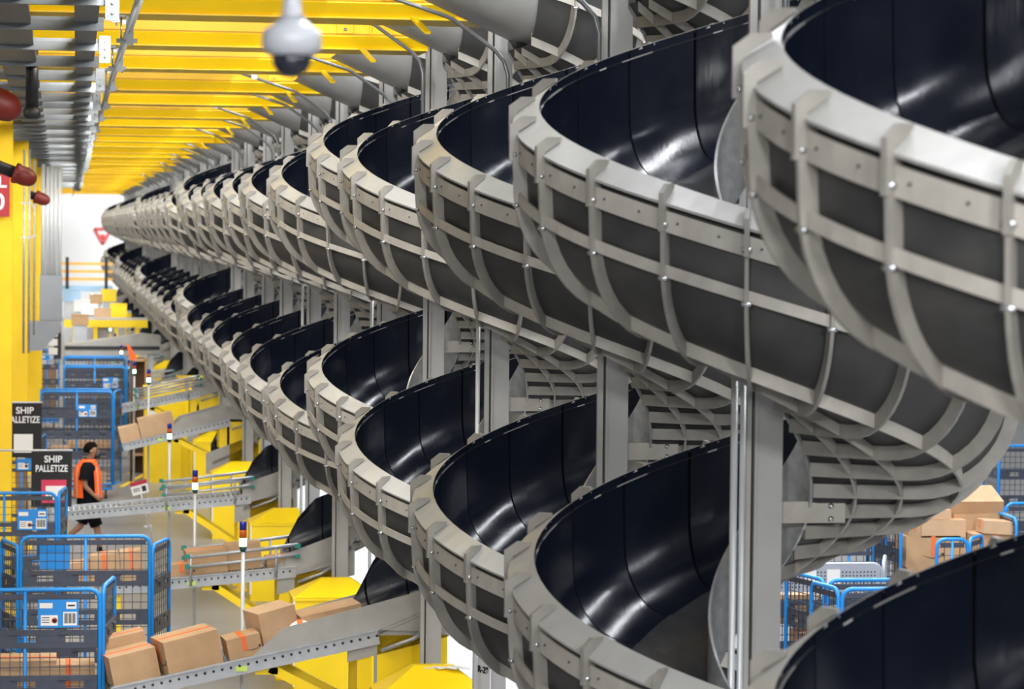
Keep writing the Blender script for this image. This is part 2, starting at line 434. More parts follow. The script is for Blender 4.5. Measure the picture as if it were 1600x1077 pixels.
# ------------------------------------------------------------------ yellow beams
ZB = H+1.655*K
def beam_meshes():
    L0, L1 = -6.5, CXW-.085; L = L1-L0; c = (L0+L1)/2; D = {}
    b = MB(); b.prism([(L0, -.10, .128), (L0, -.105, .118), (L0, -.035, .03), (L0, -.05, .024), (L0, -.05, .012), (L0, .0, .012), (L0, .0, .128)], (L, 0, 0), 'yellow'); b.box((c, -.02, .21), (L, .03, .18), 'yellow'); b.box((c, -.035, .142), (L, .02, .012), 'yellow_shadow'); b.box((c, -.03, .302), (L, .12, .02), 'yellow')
    b.box((c, .27, .016), (L, .62, .012), 'yellow'); b.box((c, .15, .06), (L, .04, .09), 'yellow')
    for k in range(12): b.box((L0+.4+k*.62, .3, .008), (.012, .5, .006), 'yellow')
    D['girder'] = b.mesh('girder')
    b = MB(); b.box((L1-.72, -.05, .222), (.14, .04, .15), 'yellow'); b.box((L1-.5, -.045, .22), (.012, .05, .15), 'yellow')
    for z in (.18, .265): b.cyl((L1-.72, -.085, z), (L1-.72, -.065, z), .014, 'bolt', 8)
    D['end_plate'] = b.mesh('end_plate')
    b = MB(); b.bar((L1-.58, -.1, .02), (L1-.5, -.32, -.1), .045, .02, 'yellow'); D['brace'] = b.mesh('brace')
    return D
BD = beam_meshes()
for n in range(2, NCH):
    t = thing('ceiling_beam', ('yellow cross beam reaching the post of the %s nearest spiral chute' % ORD[n]) if n < 13 else 'distant yellow cross beam packed against its neighbours under the mezzanine', 'beam', (0, YN[n]-.05, ZB+(.0)), 0, 'yellow mezzanine cross beams')
    link(BD['girder'], 'girder', t)
    if n < 12: link(BD['end_plate'], 'end_plate', t); link(BD['brace'], 'brace', t)
b = MB(); b.box((-4.5, 88, H+1.655*K+.36), (13, 150, .06), 'yellow'); o = struct(b.build('ceiling')); 
# hanging strut line
b = MB(); b.cyl((.455, 12, ZB-.16), (.62, 140, ZB-.16), .016, 'galv', 8); b.cyl((.50, 12, ZB-.1), (.665, 140, ZB-.1), .014, 'galv', 8)
tag(b.build('conduit_run'), 'pair of long grey conduits hung under the yellow beams', 'conduit')
hm = MB(); hm.cyl((-.03, 0, .02), (-.03, 0, -.24), .007, 'bolt', 6); hm.cyl((.05, 0, .02), (.05, 0, -.24), .007, 'bolt', 6)
hm.box((.01, .0, -.2), (.15, .04, .03), 'cable_grey'); hm.box((.03, -.03, -.13), (.055, .012, .2), 'cable_grey'); hm.box((-.03, 0, -.02), (.05, .05, .02), 'cable_grey')
hm = hm.mesh('strut_hanger')
for n in range(3, 26):
    for q in (0, .5):
        y = YN[n]+q*3.9-.02
        o = link(hm, 'strut_hanger', None, (.46+.00129*(y-12), y, ZB+.02 if q == 0 else ZB+.3))
        tag(o, 'small grey rod and channel hanger in the line under the yellow beams', 'hanger', 'hangers along the conduit pair')
# ------------------------------------------------------------------ cable ladder (upper left)
ZL = H+1.5*K
t = thing('cable_ladder', 'wide grey cable ladder running away overhead at upper left', 'cable ladder', (0, 0, ZL-.0))
def lx(y): return .30+.0062*(y-20)
b = MB(); b.bar((lx(12)-.12, 12, .05), (lx(120)-.12, 120, .05), .16, .05, 'rail_dark'); b.build('side_rail', t)
b = MB(); b.bar((-.35, 12, .03), (-.3, 120, .03), .3, .05, 'rail_dark'); b.build('side_rail', t)
b = MB(); b.bar((-1.5, 12, .03), (-1.4, 120, .03), .3, .05, 'rail_dark'); b.build('side_rail', t)
rg = MB(); rg.box((-1.0, 0, 0), (2.0, .06, .062), 'cable_grey'); rg.box((-1.0, .02, .05), (2.0, .02, .03), 'cable_grey'); rg = rg.mesh('rung')
sp = MB(); sp.box((.03, 0, -.02), (.085, .02, .21), 'cable_grey')
for z in (-.08, -.02, .04): sp.cyl((.03, -.016, z), (.03, .0, z), .01, 'bolt', 6)
sp = sp.mesh('splice_plate')
y = 18.1; k = 0
while y < 108:
    link(rg, 'rung', t, (lx(y), y, 0))
    if k % 2 == 0 and y < 70: link(sp, 'splice_plate', t, (lx(y), y-.05, -.0))
    y += 2.35 if y < 30 else (1.9 if y < 50 else 2.2); k += 1
# ------------------------------------------------------------------ red sprinkler fittings, black pipes
for i, (px, py, Y, sz, lab) in enumerate(((8, 166, 20.5, .17, 'largest dark red pipe fitting beside the cable ladder at left edge'),
        (42, 277, 34, .11, 'dark red pipe fitting above the yellow column, beside the red sign'),
        (68, 312, 52, .10, 'small red pipe fitting in front of the pale conduits'))):
    p = at(px, py, Y); b = MB(); r = .115
    b.lathe(p, [(r*.8, -.16), (r*1.05, -.15), (r*1.05, -.11), (r*.95, -.1), (r*.97, -.02), (r*.8, .06), (r*.5, .1), (r*.2, .115)], 'red', 18, 'x')
    for k in range(6): a_ = k*PI/3; b.cyl(p+Vector((-.14, r*1.02*math.cos(a_), r*1.02*math.sin(a_))), p+Vector((-.1, r*1.02*math.cos(a_), r*1.02*math.sin(a_))), .014, 'red', 6)
    o = b.build('pipe_fitting'); o_ = Matrix.Rotation(.35, 4, 'Y'); o.matrix_world = Matrix.Translation(p) @ o_ @ Matrix.Translation(-p); tag(o, lab, 'pipe fitting', 'red sprinkler fittings')
    c = MB(); c.cyl(p+Vector((-.16, 0, 0)), p+Vector((-.9, 0, 0)), r*.62, 'black', 14); c.build('pipe', o)
p = at(50, 150, 26); b = MB(); b.cyl(p+Vector((0, 0, -.13)), p+Vector((0, 0, .5)), .055, 'black', 14)
b.lathe(p+Vector((0, 0, -.14)), [(.05, -.06), (.075, -.04), (.075, .02), (.055, .04)], 'black', 14)
tag(b.build('sprinkler_pipe'), 'short black pipe hanging through the cable ladder', 'pipe')
# ------------------------------------------------------------------ yellow columns, sign on the first, electrical boxes
def column(pxr, Y, w, lab, d=.3):
    xr = at(pxr, 500, Y).x; b = MB(); hgt = ZB
    b.box((xr-w/2, Y, hgt/2), (w, .04, hgt), 'yellow_column'); b.box((xr-w/2, Y+d, hgt/2), (w, .04, hgt), 'yellow_column'); b.box((xr-w*.5, Y+d/2, hgt/2), (.03, d, hgt), 'yellow_column')
    b.box((xr-w/2, Y+d/2, .02), (w+.15, d+.15, .04), 'yellow_column')
    o = b.build('column'); tag(o, lab, 'column', 'yellow columns along the left'); return o
column(19, 39.5, .42, 'nearest yellow column, cut by the left edge under the red sign')
column(43.5, 47.5, .30, 'second yellow column, beside the upper black hanging sign')
column(57, 62, .2, 'third yellow column, behind the thin vertical pipes')
column(66, 70, .2, 'farthest yellow column, beside the pale conduits')
p = at(-4, 300, 39.3); t = thing('aisle_sign', 'red aisle sign with white characters on the nearest yellow column', 'sign', p)
b = MB(); b.box((-.02, 0, 0), (.36, .012, .66), 'sign_red'); b.build('panel', t)
o = link(text_mesh('L', .2, 'white', .008), 'lettering', t, (.055, -.012, .125), (PI/2, 0, 0)); o.scale = (1.2, 1, 1)
o = link(text_mesh('0', .3, 'white', .008), 'lettering', t, (.02, -.012, -.14), (PI/2, 0, 0))
# grey electrical boxes
p0, p1 = at(62, 430, 60), at(97, 502, 60); c = (p0+p1)/2
b = MB(); b.box(c, (abs(p1.x-p0.x), .25, abs(p1.z-p0.z)), 'grey_box'); b.box(c+Vector((0, -.13, 0)), (abs(p1.x-p0.x)*.94, .02, abs(p1.z-p0.z)*.96), 'grey_box')
tag(b.build('electrical_cabinet'), 'tall grey electrical cabinet at the end of the pale conduits', 'cabinet')
p0, p1 = at(44, 502, 59), at(95, 548, 59); c = (p0+p1)/2
b = MB(); b.prism([(p0.x, 58.9, p1.z), (p0.x, 58.9, p0.z), (p1.x, 58.9, p0.z), (p1.x, 58.9, p0.z-.2), (p0.x+.25, 58.9, p1.z)], (0, .3, 0), 'grey_box')
tag(b.build('electrical_box'), 'grey slanted sheet-metal box below the electrical cabinet', 'box')
for i, px in enumerate((67, 74, 80, 86, 93)):
    a = at(px, 432, 60.2); z1 = at(px, 318+4*i % 7, 60.2).z
    b = MB(); b.cyl((a.x, 60.2, a.z-.05), (a.x, 60.2, z1+.8), .034 if i % 2 else .04, 'pvc', 10)
    tag(b.build('conduit'), 'pale vertical conduit rising from the grey electrical cabinet', 'conduit', 'conduits above the electrical cabinet')
for px, Y in ((37, 47), (45, 47.2), (53, 55)):
    a = at(px, 500, Y); b = MB(); b.tube([(a.x, Y-.1, 3.2), (a.x, Y-.1, H+1.2)], .018, 'galv', 8)
    for z in (H-.2, H+.35): b.box((a.x, Y-.1, z), (.09, .03, .03), 'galv')
    tag(b.build('conduit'), 'thin grey pipe clipped along the yellow columns at left', 'conduit', 'thin pipes on the yellow columns')
a = at(90, 535, 66); b = MB(); b.box(a, (.16, .03, .75), 'black'); o = b.build('notice_board'); tag(o, 'narrow black notice board with white papers at the far left', 'sign')
for dz in (.2, 0, -.2):
    b = MB(); b.box(a+Vector((-.1, -.03, dz)), (.2, .01, .15), 'paper'); b.build('paper', o)
# ------------------------------------------------------------------ dome camera (near, blurred)
p = at(456, 62, 6.6); sc_ = 6.6/F
t = thing('security_camera', 'white dome security camera hanging blurred near the lens', 'camera', p)
b = MB(); b.lathe((0, 0, 0), [(.002, .055), (.022, .05), (.05, .03), (.066, .018), (.068, -.02), (.052, -.034), (.05, -.036)], 'cam_white', 28); b.build('housing', t)
b = MB(); b.lathe((0, 0, -.034), [(.045, 0), (.043, -.02), (.034, -.038), (.018, -.048), (.002, -.05)], 'dome', 24); b.build('dome', t)
b = MB(); b.lathe((0, 0, 0), [(.03, .05), (.022, .06), (.019, .1), (.019, 1.9)], 'cam_white', 16); b.build('stem', t)
# ------------------------------------------------------------------ conveyors with exits
def px_conv(px, py, Y): return at(px, py, Y)
def conveyor(n, xr, zr, xl, zl, lab, longguard=False, rails=True, detail=True):
    Y = YN[n]+.66; W = .4
    t = thing('roller_conveyor', lab, 'conveyor', ((xl+xr)/2, Y, 0), 0, 'roller conveyors under the spiral chutes')
    cx = (xl+xr)/2; sl = (zr-zl)/(xr-xl)
    def zc(x): return zl+(x-(xl-cx))*sl
    A, B = xl-cx, xr-cx
    for sy in (-1, 1):
        b = MB(); b.bar((A, sy*W, zc(A)-.06), (B, sy*W, zc(B)-.06), .035, .13, 'rail_grey')
        b.bar((A, sy*W*1.03-.0, zc(A)+.005), (B, sy*W*1.03, zc(B)+.005), .06, .012, 'rail_grey')
        if detail:
            k = A+.12
            while k < B: b.cyl((k, sy*(W+.03), zc(k)-.045), (k, sy*(W-.03), zc(k)-.045), .012, 'black', 6); k += .075
        b.build('side_rail', t)
    if detail:
        rm = MB(); rm.cyl((0, -W+.03, 0), (0, W-.03, 0), .024, 'roller', 10); rm = rm.mesh('roller')
        k = A+.06
        while k < B: link(rm, 'roller', t, (k, 0, zc(k)-.03)); k += .075
    else:
        b = MB(); b.bar((A, 0, zc(A)-.03), (B, 0, zc(B)-.03), .7, .02, 'roller'); b.build('roller_bed', t)
    g0 = B-.84 if longguard else B-.12
    for sy in (-1, 1):
        b = MB(); x1 = B+.45; y = sy*(W+.015)
        if longguard: poly = [(g0-.28, y, zc(g0-.28)), (g0, y, zc(g0)+.2), (x1, y, zc(B)+.36), (x1, y, zc(B)-.02), (B, y, zc(B))]
        else: poly = [(g0, y, zc(g0)-.12), (g0, y, zc(g0)+.16), (x1, y, zc(B)+.36), (x1, y, zc(B)+.02)]
        b.prism(poly, (0, .012, 0), 'steel_light'); b.build('side_guard', t)
    # yellow skirt, legs, brace
    b = MB(); b.box((B+.3, -W+.02, (zc(B)-.05+.25)/2), (.62, .02, zc(B)-.3), 'yellow_box'); b.build('skirt_panel', t)
    for sy in (-1, 1):
        b = MB(); b.box((B-.12, sy*(W-.05), (zc(B)-.12)/2), (.13, .06, zc(B)-.12), 'yellow_box'); b.box((B-.12, sy*(W-.05), .01), (.2, .14, .02), 'yellow_box'); b.build('leg', t)
        b = MB(); b.bar((B-.95, sy*(W-.04), zc(B-.95)-.13), (B-.15, sy*(W-.04), zc(B)-.75), .05, .08, 'yellow_box'); b.box((B-.98, sy*(W-.04), zc(B-.98)-.15), (.2, .05, .06), 'yellow_box'); b.build('brace', t)
        if A < -.8 and not longguard:
            b = MB(); b.box((A+.25, sy*(W-.05), (zc(A+.25)-.12)/2), (.07, .05, zc(A+.25)-.12), 'yellow_box'); b.build('leg', t)
    if rails:
        for sy in (-1, 1):
            y = sy*(W+.06); r0, r1 = B-1.25, B+.02
            b = MB(); b.tube([(r0, y, zc(r0)+.23), (r1, y, zc(r1)+.26)], .02, 'rail_grey', 8); b.tube([(r0, y, zc(r0)+.12), (r1, y, zc(r1)+.14)], .02, 'rail_grey', 8)
            for x in (r0+.04, r1-.25): b.cyl((x, y, zc(x)-.1), (x, y, zc(x)+.26), .015, 'rail_grey', 8)
            o = b.build('guard_rail', t)
            c = MB()
            for x in (r0, r1): c.box((x, y, zc(x)+.245), (.06, .05, .05), 'clamp_green'); c.box((x, y, zc(x)+.125), (.05, .05, .045), 'clamp_green')
            c.build('clamp', o)
    if detail:
        b = MB(); b.box((B-1.2, -W-.025, zc(B-1.2)-.075), (.1, .006, .045), 'sticker_green'); b.build('sticker', t)
        b = MB(); b.tube([(B+.02, -W-.03, zc(B)-.18), (B+.3, -W-.03, zc(B)-.08), (B+.45, -W-.03, zc(B)+.02)], .02, 'galv', 8); b.build('conduit', t)
    return t, (lambda x: zl+(x-xl)*sl), Y
mat('sticker_green', (.55, .75, .15), .6)
CONV = {}
specs = [(4, (592, 985), (176, 1076), 'roller conveyor nearest the camera, sloping down to the front blue cart', True, False),
         (6, (462, 886), (150, 916), 'second roller conveyor from the front, running behind the open-gated blue cart', False, True),
         (8, (392, 774), (75, 803), 'third roller conveyor from the front, passing before the person in orange vest', False, True),
         (10, (360, 655), (192, 694), 'steep fourth roller conveyor from the front, carrying two bare cardboard boxes', True, False),
         (12, (312, 612), (190, 636), 'fifth roller conveyor from the front, just beyond the steep one', False, True)]
for n, a, c, lab, lg, rl in specs:
    Y = YN[n]+.66-.42; pa, pc = at(a[0], a[1], Y), at(c[0], c[1], Y)
    CONV[n] = conveyor(n, pa.x, pa.z, pc.x, pc.z, lab, lg, rl)
for n in range(14, NCH, 2):
    CONV[n] = conveyor(n, CXW-.35, 1.35, 1.75, 1.2, 'distant blurred roller conveyor low behind the fifth one', False, n < 20, False)
# stack lights and yellow housings per even chute
def stack_mesh():
    D = {}
    b = MB(); b.cyl((0, 0, 0), (0, 0, 2.0), .018, 'pvc', 8); b.box((0, 0, .01), (.14, .14, .02), 'pvc'); D['pole'] = b.mesh('pole')
    b = MB(); b.lathe((0, 0, 2.0), [(.022, 0), (.032, .03), (.032, .05)], 'clamp_dark', 14); D['socket'] = b.mesh('socket')
    for k, (nm, mm) in enumerate((('green_lamp', 'lamp_green'), ('amber_lamp', 'lamp_amber'), ('blue_lamp', 'lamp_blue'))):
        b = MB(); b.lathe((0, 0, 2.05+.075*k), [(.033, 0), (.033, .07), (.03, .074)], mm, 14); D[nm] = b.mesh(nm)
    return D
mat('clamp_dark', (.01, .07, .05), .5)
SD = stack_mesh()
stk = {4: (380, 815, 'nearest signal light, blue amber and lit green on a pole over the large boxes'),
       6: (305, 735, 'signal light on a pole at the near end of the second conveyor, second in line'),
       8: (265, 662, 'signal light with lit green lamp beside the steep conveyor, third in line'),
       10: (232.5, 577, 'signal light with lit green lamp before the yellow machinery, fourth in line'),
       12: (210, 566, 'signal light beside the brown rack, fifth in line')}
for n in range(4, NCH, 2):
    Y = YN[n]+1.22
    if n in stk: p = at(stk[n][0], stk[n][1], Y); x, zt, lab = p.x, p.z, stk[n][2]
    else: x, zt, lab = 1.6, 2.2, 'tiny far signal light showing as a pale green dot'
    t = thing('signal_light', lab, 'signal light', (x, Y, zt-2.275), 0, 'signal lights by the conveyors')
    for k, me in SD.items():
        o = link(me, k, t)
        if k == 'pole':
            o.scale = (1, 1, 1)
    if zt-2.275 > 0.01:
        for ch in t.children: ch.location.z = 0
        t.location.z = 0
        for ch in t.children:
            if ch.name.startswith('pole'): ch.scale.z = (zt-.275)/2.0
            else: ch.location.z = zt-2.275
    elif zt-2.275 < -.01:
        for ch in t.children:
            if ch.name.startswith('pole'): ch.scale.z = (zt-.275)/2.0
            else: ch.location.z = zt-2.275
        t.location.z = 0
def housing_mesh():
    D = {}
    b = MB(); w, d, hh = .92, .62, 1.1
    b.box((0, 0, hh/2), (w, d, hh), 'yellow_box'); b.box((0, 0, hh-.02), (w+.03, d+.03, .03), 'yellow_box'); D['body'] = b.mesh('body')
    b = MB(); z0, z1 = hh, hh+.17; a, c = w/2+.01, d/2+.01; e, f = .12, .1
    vs = [(-a, -c, z0), (a, -c, z0), (a, c, z0), (-a, c, z0), (-e, f, z1), (e+.1, f, z1), (e+.1, f+.1, z1), (-e, f+.1, z1)]
    b.add(vs, [(0, 1, 5, 4), (1, 2, 6, 5), (2, 3, 7, 6), (3, 0, 4, 7), (4, 5, 6, 7)], 'yellow_box'); D['lid'] = b.mesh('lid')
    b = MB(); b.box((-.46, -.318, .6), (.02, .012, 1.0), 'white'); D['edge_strip'] = b.mesh('edge_strip')
    return D
HD = housing_mesh()
for n in range(4, NCH, 2):
    lab = {4: 'yellow sheet-metal housing with sloped lid at the bottom edge, papers on top', 6: 'yellow housing with sloped lid beside the second conveyor', 8: 'yellow housing with sloped lid beside the third conveyor', 10: 'yellow housing with sloped lid beside the steep fourth conveyor'}.get(n, 'small distant yellow housing at the foot of the chute row')
    p = {4: (672, 0), 6: (520, 0), 8: (440, 0), 10: (372, 0)}.get(n)
    Y = YN[n]-.55; x = at(p[0], 900, Y).x if p else CXW-.15
    t = thing('machine_housing', lab, 'housing', (x, Y, 0), 0, 'yellow housings at the chute posts')
    for k, me in HD.items(): o = link(me, k, t)
    if special(n): t.scale = (1, 1, 1.19)
# extra yellow cabinets between
for n, px, py, w, h_ in ((8, 370, 705, .55, 1.3), (10, 330, 660, .5, 1.5)):
    pass
for i in range(4):
    Y = YN[4]-.5; b = MB(); p = Vector((CXW-.05+.09*i, Y+.05-.03*i, 1.1*1.19+.19)); b.box(p, (.13, .1, .004), 'paper', Matrix.Rotation(.5*i, 3, 'Z') @ Matrix.Rotation(.12, 3, 'X'))
    tag(b.build('paper_sheet'), 'loose white paper sheet on the lid of the nearest yellow housing', 'paper', 'papers on the yellow housing')
# chute number plate
p = at(756, 1030, YN[3]-.1)
t = thing('number_plate', 'narrow white number plate reading R-29 on the fourth chute post', 'sign', (p.x, YN[3]-.12, p.z-.16), math.radians(-62))
b = MB(); b.box((0, 0, 0), (.16, .01, .34), 'white'); b.build('panel', t)
link(text_mesh('R-29', .068, 'ink', .002), 'lettering', t, (-.005, -.008, .08), (PI/2, 0, 0))
# ------------------------------------------------------------------ cardboard boxes
def smile(mb, o, u, v, w):
    """arrow smile in plane (u,v) at o, width w"""
    o, u, v = Vector(o), Vector(u), Vector(v); n = u.cross(v)*.002
    top, bot = [], []
    for k in range(13):
        x = -1+k/6; y = -.32*(1-x*x); th = .035+.09*(1-abs(x-.25))*.6
        top.append(o+n+(u*x+v*(y+th/2))*w/2); bot.append(o+n+(u*x+v*(y-th/2))*w/2)
    mb.grid([top, bot], 'ink', False)
    mb.add([o+n+(u*1.02+v*.16)*w/2, o+n+(u*.68+v*.1)*w/2, o+n+(u*.95+v*-.24)*w/2], [(0, 1, 2)], 'ink')
def cbox(loc, dim, label, rz=0, rx=0, ry=0, tape='x', sm=None, m='card', group='cardboard boxes', tapeon=True):
    b = MB(); w, d, h = dim; b.box((0, 0, h/2), (w, d, h), m)
    o = b.build('cardboard_box', None, loc, (rx, ry, rz)); tag(o, label, 'box', group)
    if tapeon:
        b = MB(); e = .002; tw = min(.05, .16*min(w, d))
        if tape == 'x':
            b.box((0, 0, h+e/2), (w, tw, e), 'tape')
            for s in (-1, 1): b.box((s*(w/2+e/2), 0, h*.66), (e, tw, h*.68), 'tape')
        else:
            b.box((0, 0, h+e/2), (tw, d, e), 'tape')
            for s in (-1, 1): b.box((0, s*(d/2+e/2), h*.66), (tw, e, h*.68), 'tape')
        b.build('tape', o)
    if sm:
        b = MB()
        for f, off in sm:
            if f == 'f': smile(b, (off*w, -d/2, h*.4), (1, 0, 0), (0, 0, 1), min(.26, w*.5))
            if f == 'l': smile(b, (-w/2, off*d, h*.4), (0, -1, 0), (0, 0, 1), min(.26, d*.55))
        b.build('smile_mark', o)
    return o
def cbox_px(x0, y0, x1, y1, Y, d, label, zb=None, **kw):
    """front face spans the pixel rectangle at depth Y"""
    p0, p1 = at(x0, y0, Y), at(x1, y1, Y); w = p1.x-p0.x
    if zb is not None: p1.z = zb
    h = p0.z-p1.z
    return cbox(((p0.x+p1.x)/2, Y+d/2, p1.z), (w, d, h), label, **kw)
tA, zA, YA = CONV[4]
slA = math.atan((zA(2)-zA(1)))
def onA(x, dy, dim, label, n=4, lift=0, **kw):
    z = CONV[n][1](x)+lift; sl = math.atan(CONV[n][1](1)-CONV[n][1](0))
    return cbox((x, CONV[n][2]+dy, z+.0), dim, label, ry=-sl, **kw)
GA = 'boxes on the nearest conveyor'
onA(1.16, -.12, (.50, .42, .30), 'biggest brown box with orange tape and smile mark on the nearest conveyor', rz=.24, tape='x', sm=(('l', -.2),), group=GA)
onA(1.63, -.1, (.3, .34, .18), 'low brown box with orange tape on the nearest conveyor, right of the big one', rz=.1, tape='y', sm=(('f', .22),), group=GA)
onA(1.92, .14, (.36, .34, .3), 'tilted brown box at the bag on the nearest conveyor', rz=.35, lift=.03, group=GA, tapeon=False, m='card_pale', sm=(('f', .2),))
onA(2.42, .1, (.55, .4, .2), 'long brown box between the grey side guards of the nearest conveyor', rz=.1, lift=.02, group=GA, tapeon=False)
onA(.66, -.1, (.42, .4, .26), 'brown box at the lower end of the nearest conveyor, against the front blue cart', rz=.2, group=GA)
onA(.62, .25, (.42, .3, .36), 'brown box behind the lowest box of the nearest conveyor', rz=.1, group=GA)
# poly bag
pb = Vector((2.14, YA-.2, zA(2.14)+.005)); b = MB()
rows = []
for i in range(9):
    v = i/8; zz = .17*math.sin(PI*min(1, v*1.0)*.98+.02)**.7
    rows.append([(pb.x-.2+.4*u_/8, pb.y-.13+.26*v, pb.z+.02+zz*(math.sin(PI*(.06+.88*u_/8)))*(.9+.1*math.sin(9*v+5*u_))+.05*u_/8) for u_ in range(9)])
b.grid(rows, 'white'); b.grid([[(x, y, pb.z+.005+.03*k/8) for k, (x, y, z) in enumerate(r)] for r in rows], 'white')
o = b.build('mailer_bag'); tag(o, 'white plastic mailer bag with orange band beside the tilted box', 'bag')
c = MB(); c.grid([[(x, y, z+.006) for (x, y, z) in r[3:5]] for r in rows], 'tape'); c.build('band', o)
c = MB(); smile(c, pb+Vector((-.02, -.12, .1)), (1, 0, .1), (0, .25, .97), .2); c.build('smile_mark', o)
GB = 'boxes on the second conveyor'
def onB(x, dy, dim, label, **kw): return onA(x, dy, dim, label, n=6, group=GB, **kw)
onB(1.72, -.05, (.46, .4, .27), 'brown box with orange tape on the second conveyor, left of the signal pole', rz=.05)
onB(2.16, .0, (.42, .36, .29), 'brown box with taped front right behind the nearest signal pole', tape='y', rz=-.05)
onB(1.42, -.22, (.3, .26, .15), 'low brown box with smile mark at the front of the second conveyor', tape='y', sm=(('f', .25),), rz=.06)
onB(2.66, -.12, (.5, .3, .12), 'flat brown box at the upper end of the second conveyor', rz=.02)
onB(.87, -.05, (.25, .36, .34), 'brown box seen through the mesh of the open-gated blue cart, right one', tape='y')
onB(.56, -.05, (.33, .36, .33), 'brown box seen through the mesh of the open-gated blue cart, middle one', tape='y')
onB(.27, -.02, (.26, .36, .26), 'brown box seen through the mesh of the open-gated blue cart, left one', tape='x')
onA(2.86, -.05, (.3, .4, .12), 'flat brown box at the upper end of the third conveyor', n=8, tape='y')
onA(1.72, .0, (.6, .4, .34), 'larger plain box on the steep fourth conveyor', n=10, tapeon=False, m='card_pale')
onA(1.25, .0, (.34, .4, .26), 'smaller plain box at the low end of the steep fourth conveyor', n=10, tapeon=False, m='card_pale')
# ------------------------------------------------------------------ cage carts
def wire(mb, x0, x1, z0, z1, stepx, stepz, r=.0035, mn='wire', y=0):
    n = max(1, round((x1-x0)/stepx)); m = max(1, round((z1-z0)/stepz))
    for i in range(1, n): x = x0+(x1-x0)*i/n; mb.box((x, y, (z0+z1)/2), (2*r, 2*r, z1-z0), mn)
    for j in range(1, m): z = z0+(z1-z0)*j/m; mb.box(((x0+x1)/2, y, z), (x1-x0, 2*r, 2*r), mn)
def loop_pts(w, z0, z1, c=.09):
    p = [(-w/2, 0, z0), (-w/2, 0, z1-c)]
    for k in range(1, 5): a = PI-PI/2*k/4; p.append((-w/2+c+c*math.cos(a), 0, z1-c+c*math.sin(a)))
    for k in range(0, 5): a = PI/2-PI/2*k/4; p.append((w/2-c+c*math.cos(a), 0, z1-c+c*math.sin(a)))
    p.append((w/2, 0, z0)); return p
def cart_panel(parent, w, z0, z1, loc, rz, mid=True, bands=True, frame='blue', name='panel'):
    f = MB(); f.tube(loop_pts(w, z0, z1), .02, frame, 8); f.tube([(-w/2, 0, z0), (w/2, 0, z0)], .018, frame, 8)
    if mid: f.tube([(0, 0, z0), (0, 0, z1)], .017, frame, 8)
    o = f.build(name, parent, loc, (0, 0, rz))
    g = MB(); wire(g, -w/2, w/2, z0, z1, .085, .085); g.build('wire_mesh', o)
    if bands:
        for zc in (z1-.43, z1-.83, z1-1.22):
            if zc-.07 < z0: continue
            g = MB(); n = max(2, int(w/.33)); W = (w-.04)/n
            for i in range(n):
                x = -w/2+.02+W*(i+.5)
                g.box((x, -.012, zc+.055), (W, .02, .05), 'navy'); g.box((x, -.012, zc-.055), (W, .02, .05), 'navy')
                g.box((x-W*.33, -.012, zc), (W*.34, .02, .062), 'navy'); g.box((x+W*.36, -.012, zc), (W*.28, .02, .062), 'navy')
                g.box((x-W*.2, -.03, zc+.05), (W*.2, .02, .02), 'wire')
            g.build('slat_band', o)
        g = MB(); g.box((0, -.005, z1-.06), (w-.08, .012, .045), 'navy'); g.build('slat_strip', o)
    return o
def plate(parent, w, zc, x=0, y=-.03):
    b = MB(); b.box((x, y, zc), (w, .008, w*.7), 'blue_label'); o = b.build('label_plate', parent)
    b = MB(); e = y-.006
    b.box((x-.3*w, e, zc+.2*w), (.32*w, .002, .13*w), 'paper'); b.box((x+.32*w, e, zc+.2*w), (.25*w, .002, .17*w), 'paper')
    b.box((x-.22*w, e, zc-.17*w), (.42*w, .002, .26*w), 'paper'); b.box((x+.29*w, e, zc-.13*w), (.34*w, .002, .34*w), 'paper'); b.build('sticker', o)
    b = MB()
    for k in range(10): b.box((x+.29*w-.14*w+.031*w*k, e-.002, zc-.12*w), ((.010+.008*(k % 3))*w, .002, .25*w), 'ink')
    for k in range(3): b.box((x-.31*w, e-.002, zc-.1*w-.06*w*k), (.19*w, .002, .016*w), 'ink')
    b.box((x+.32*w, e-.002, zc+.2*w), (.18*w, .002, .04*w), 'ink')
    b.lathe((x-.09*w, e-.002, zc-.17*w), [(.075*w, 0), (.075*w, .001)], 'tape', 12, 'y'); b.lathe((x-.09*w, e-.003, zc-.17*w), [(.055*w, 0), (.055*w, .001)], 'ink', 12, 'y'); b.build('print', o)
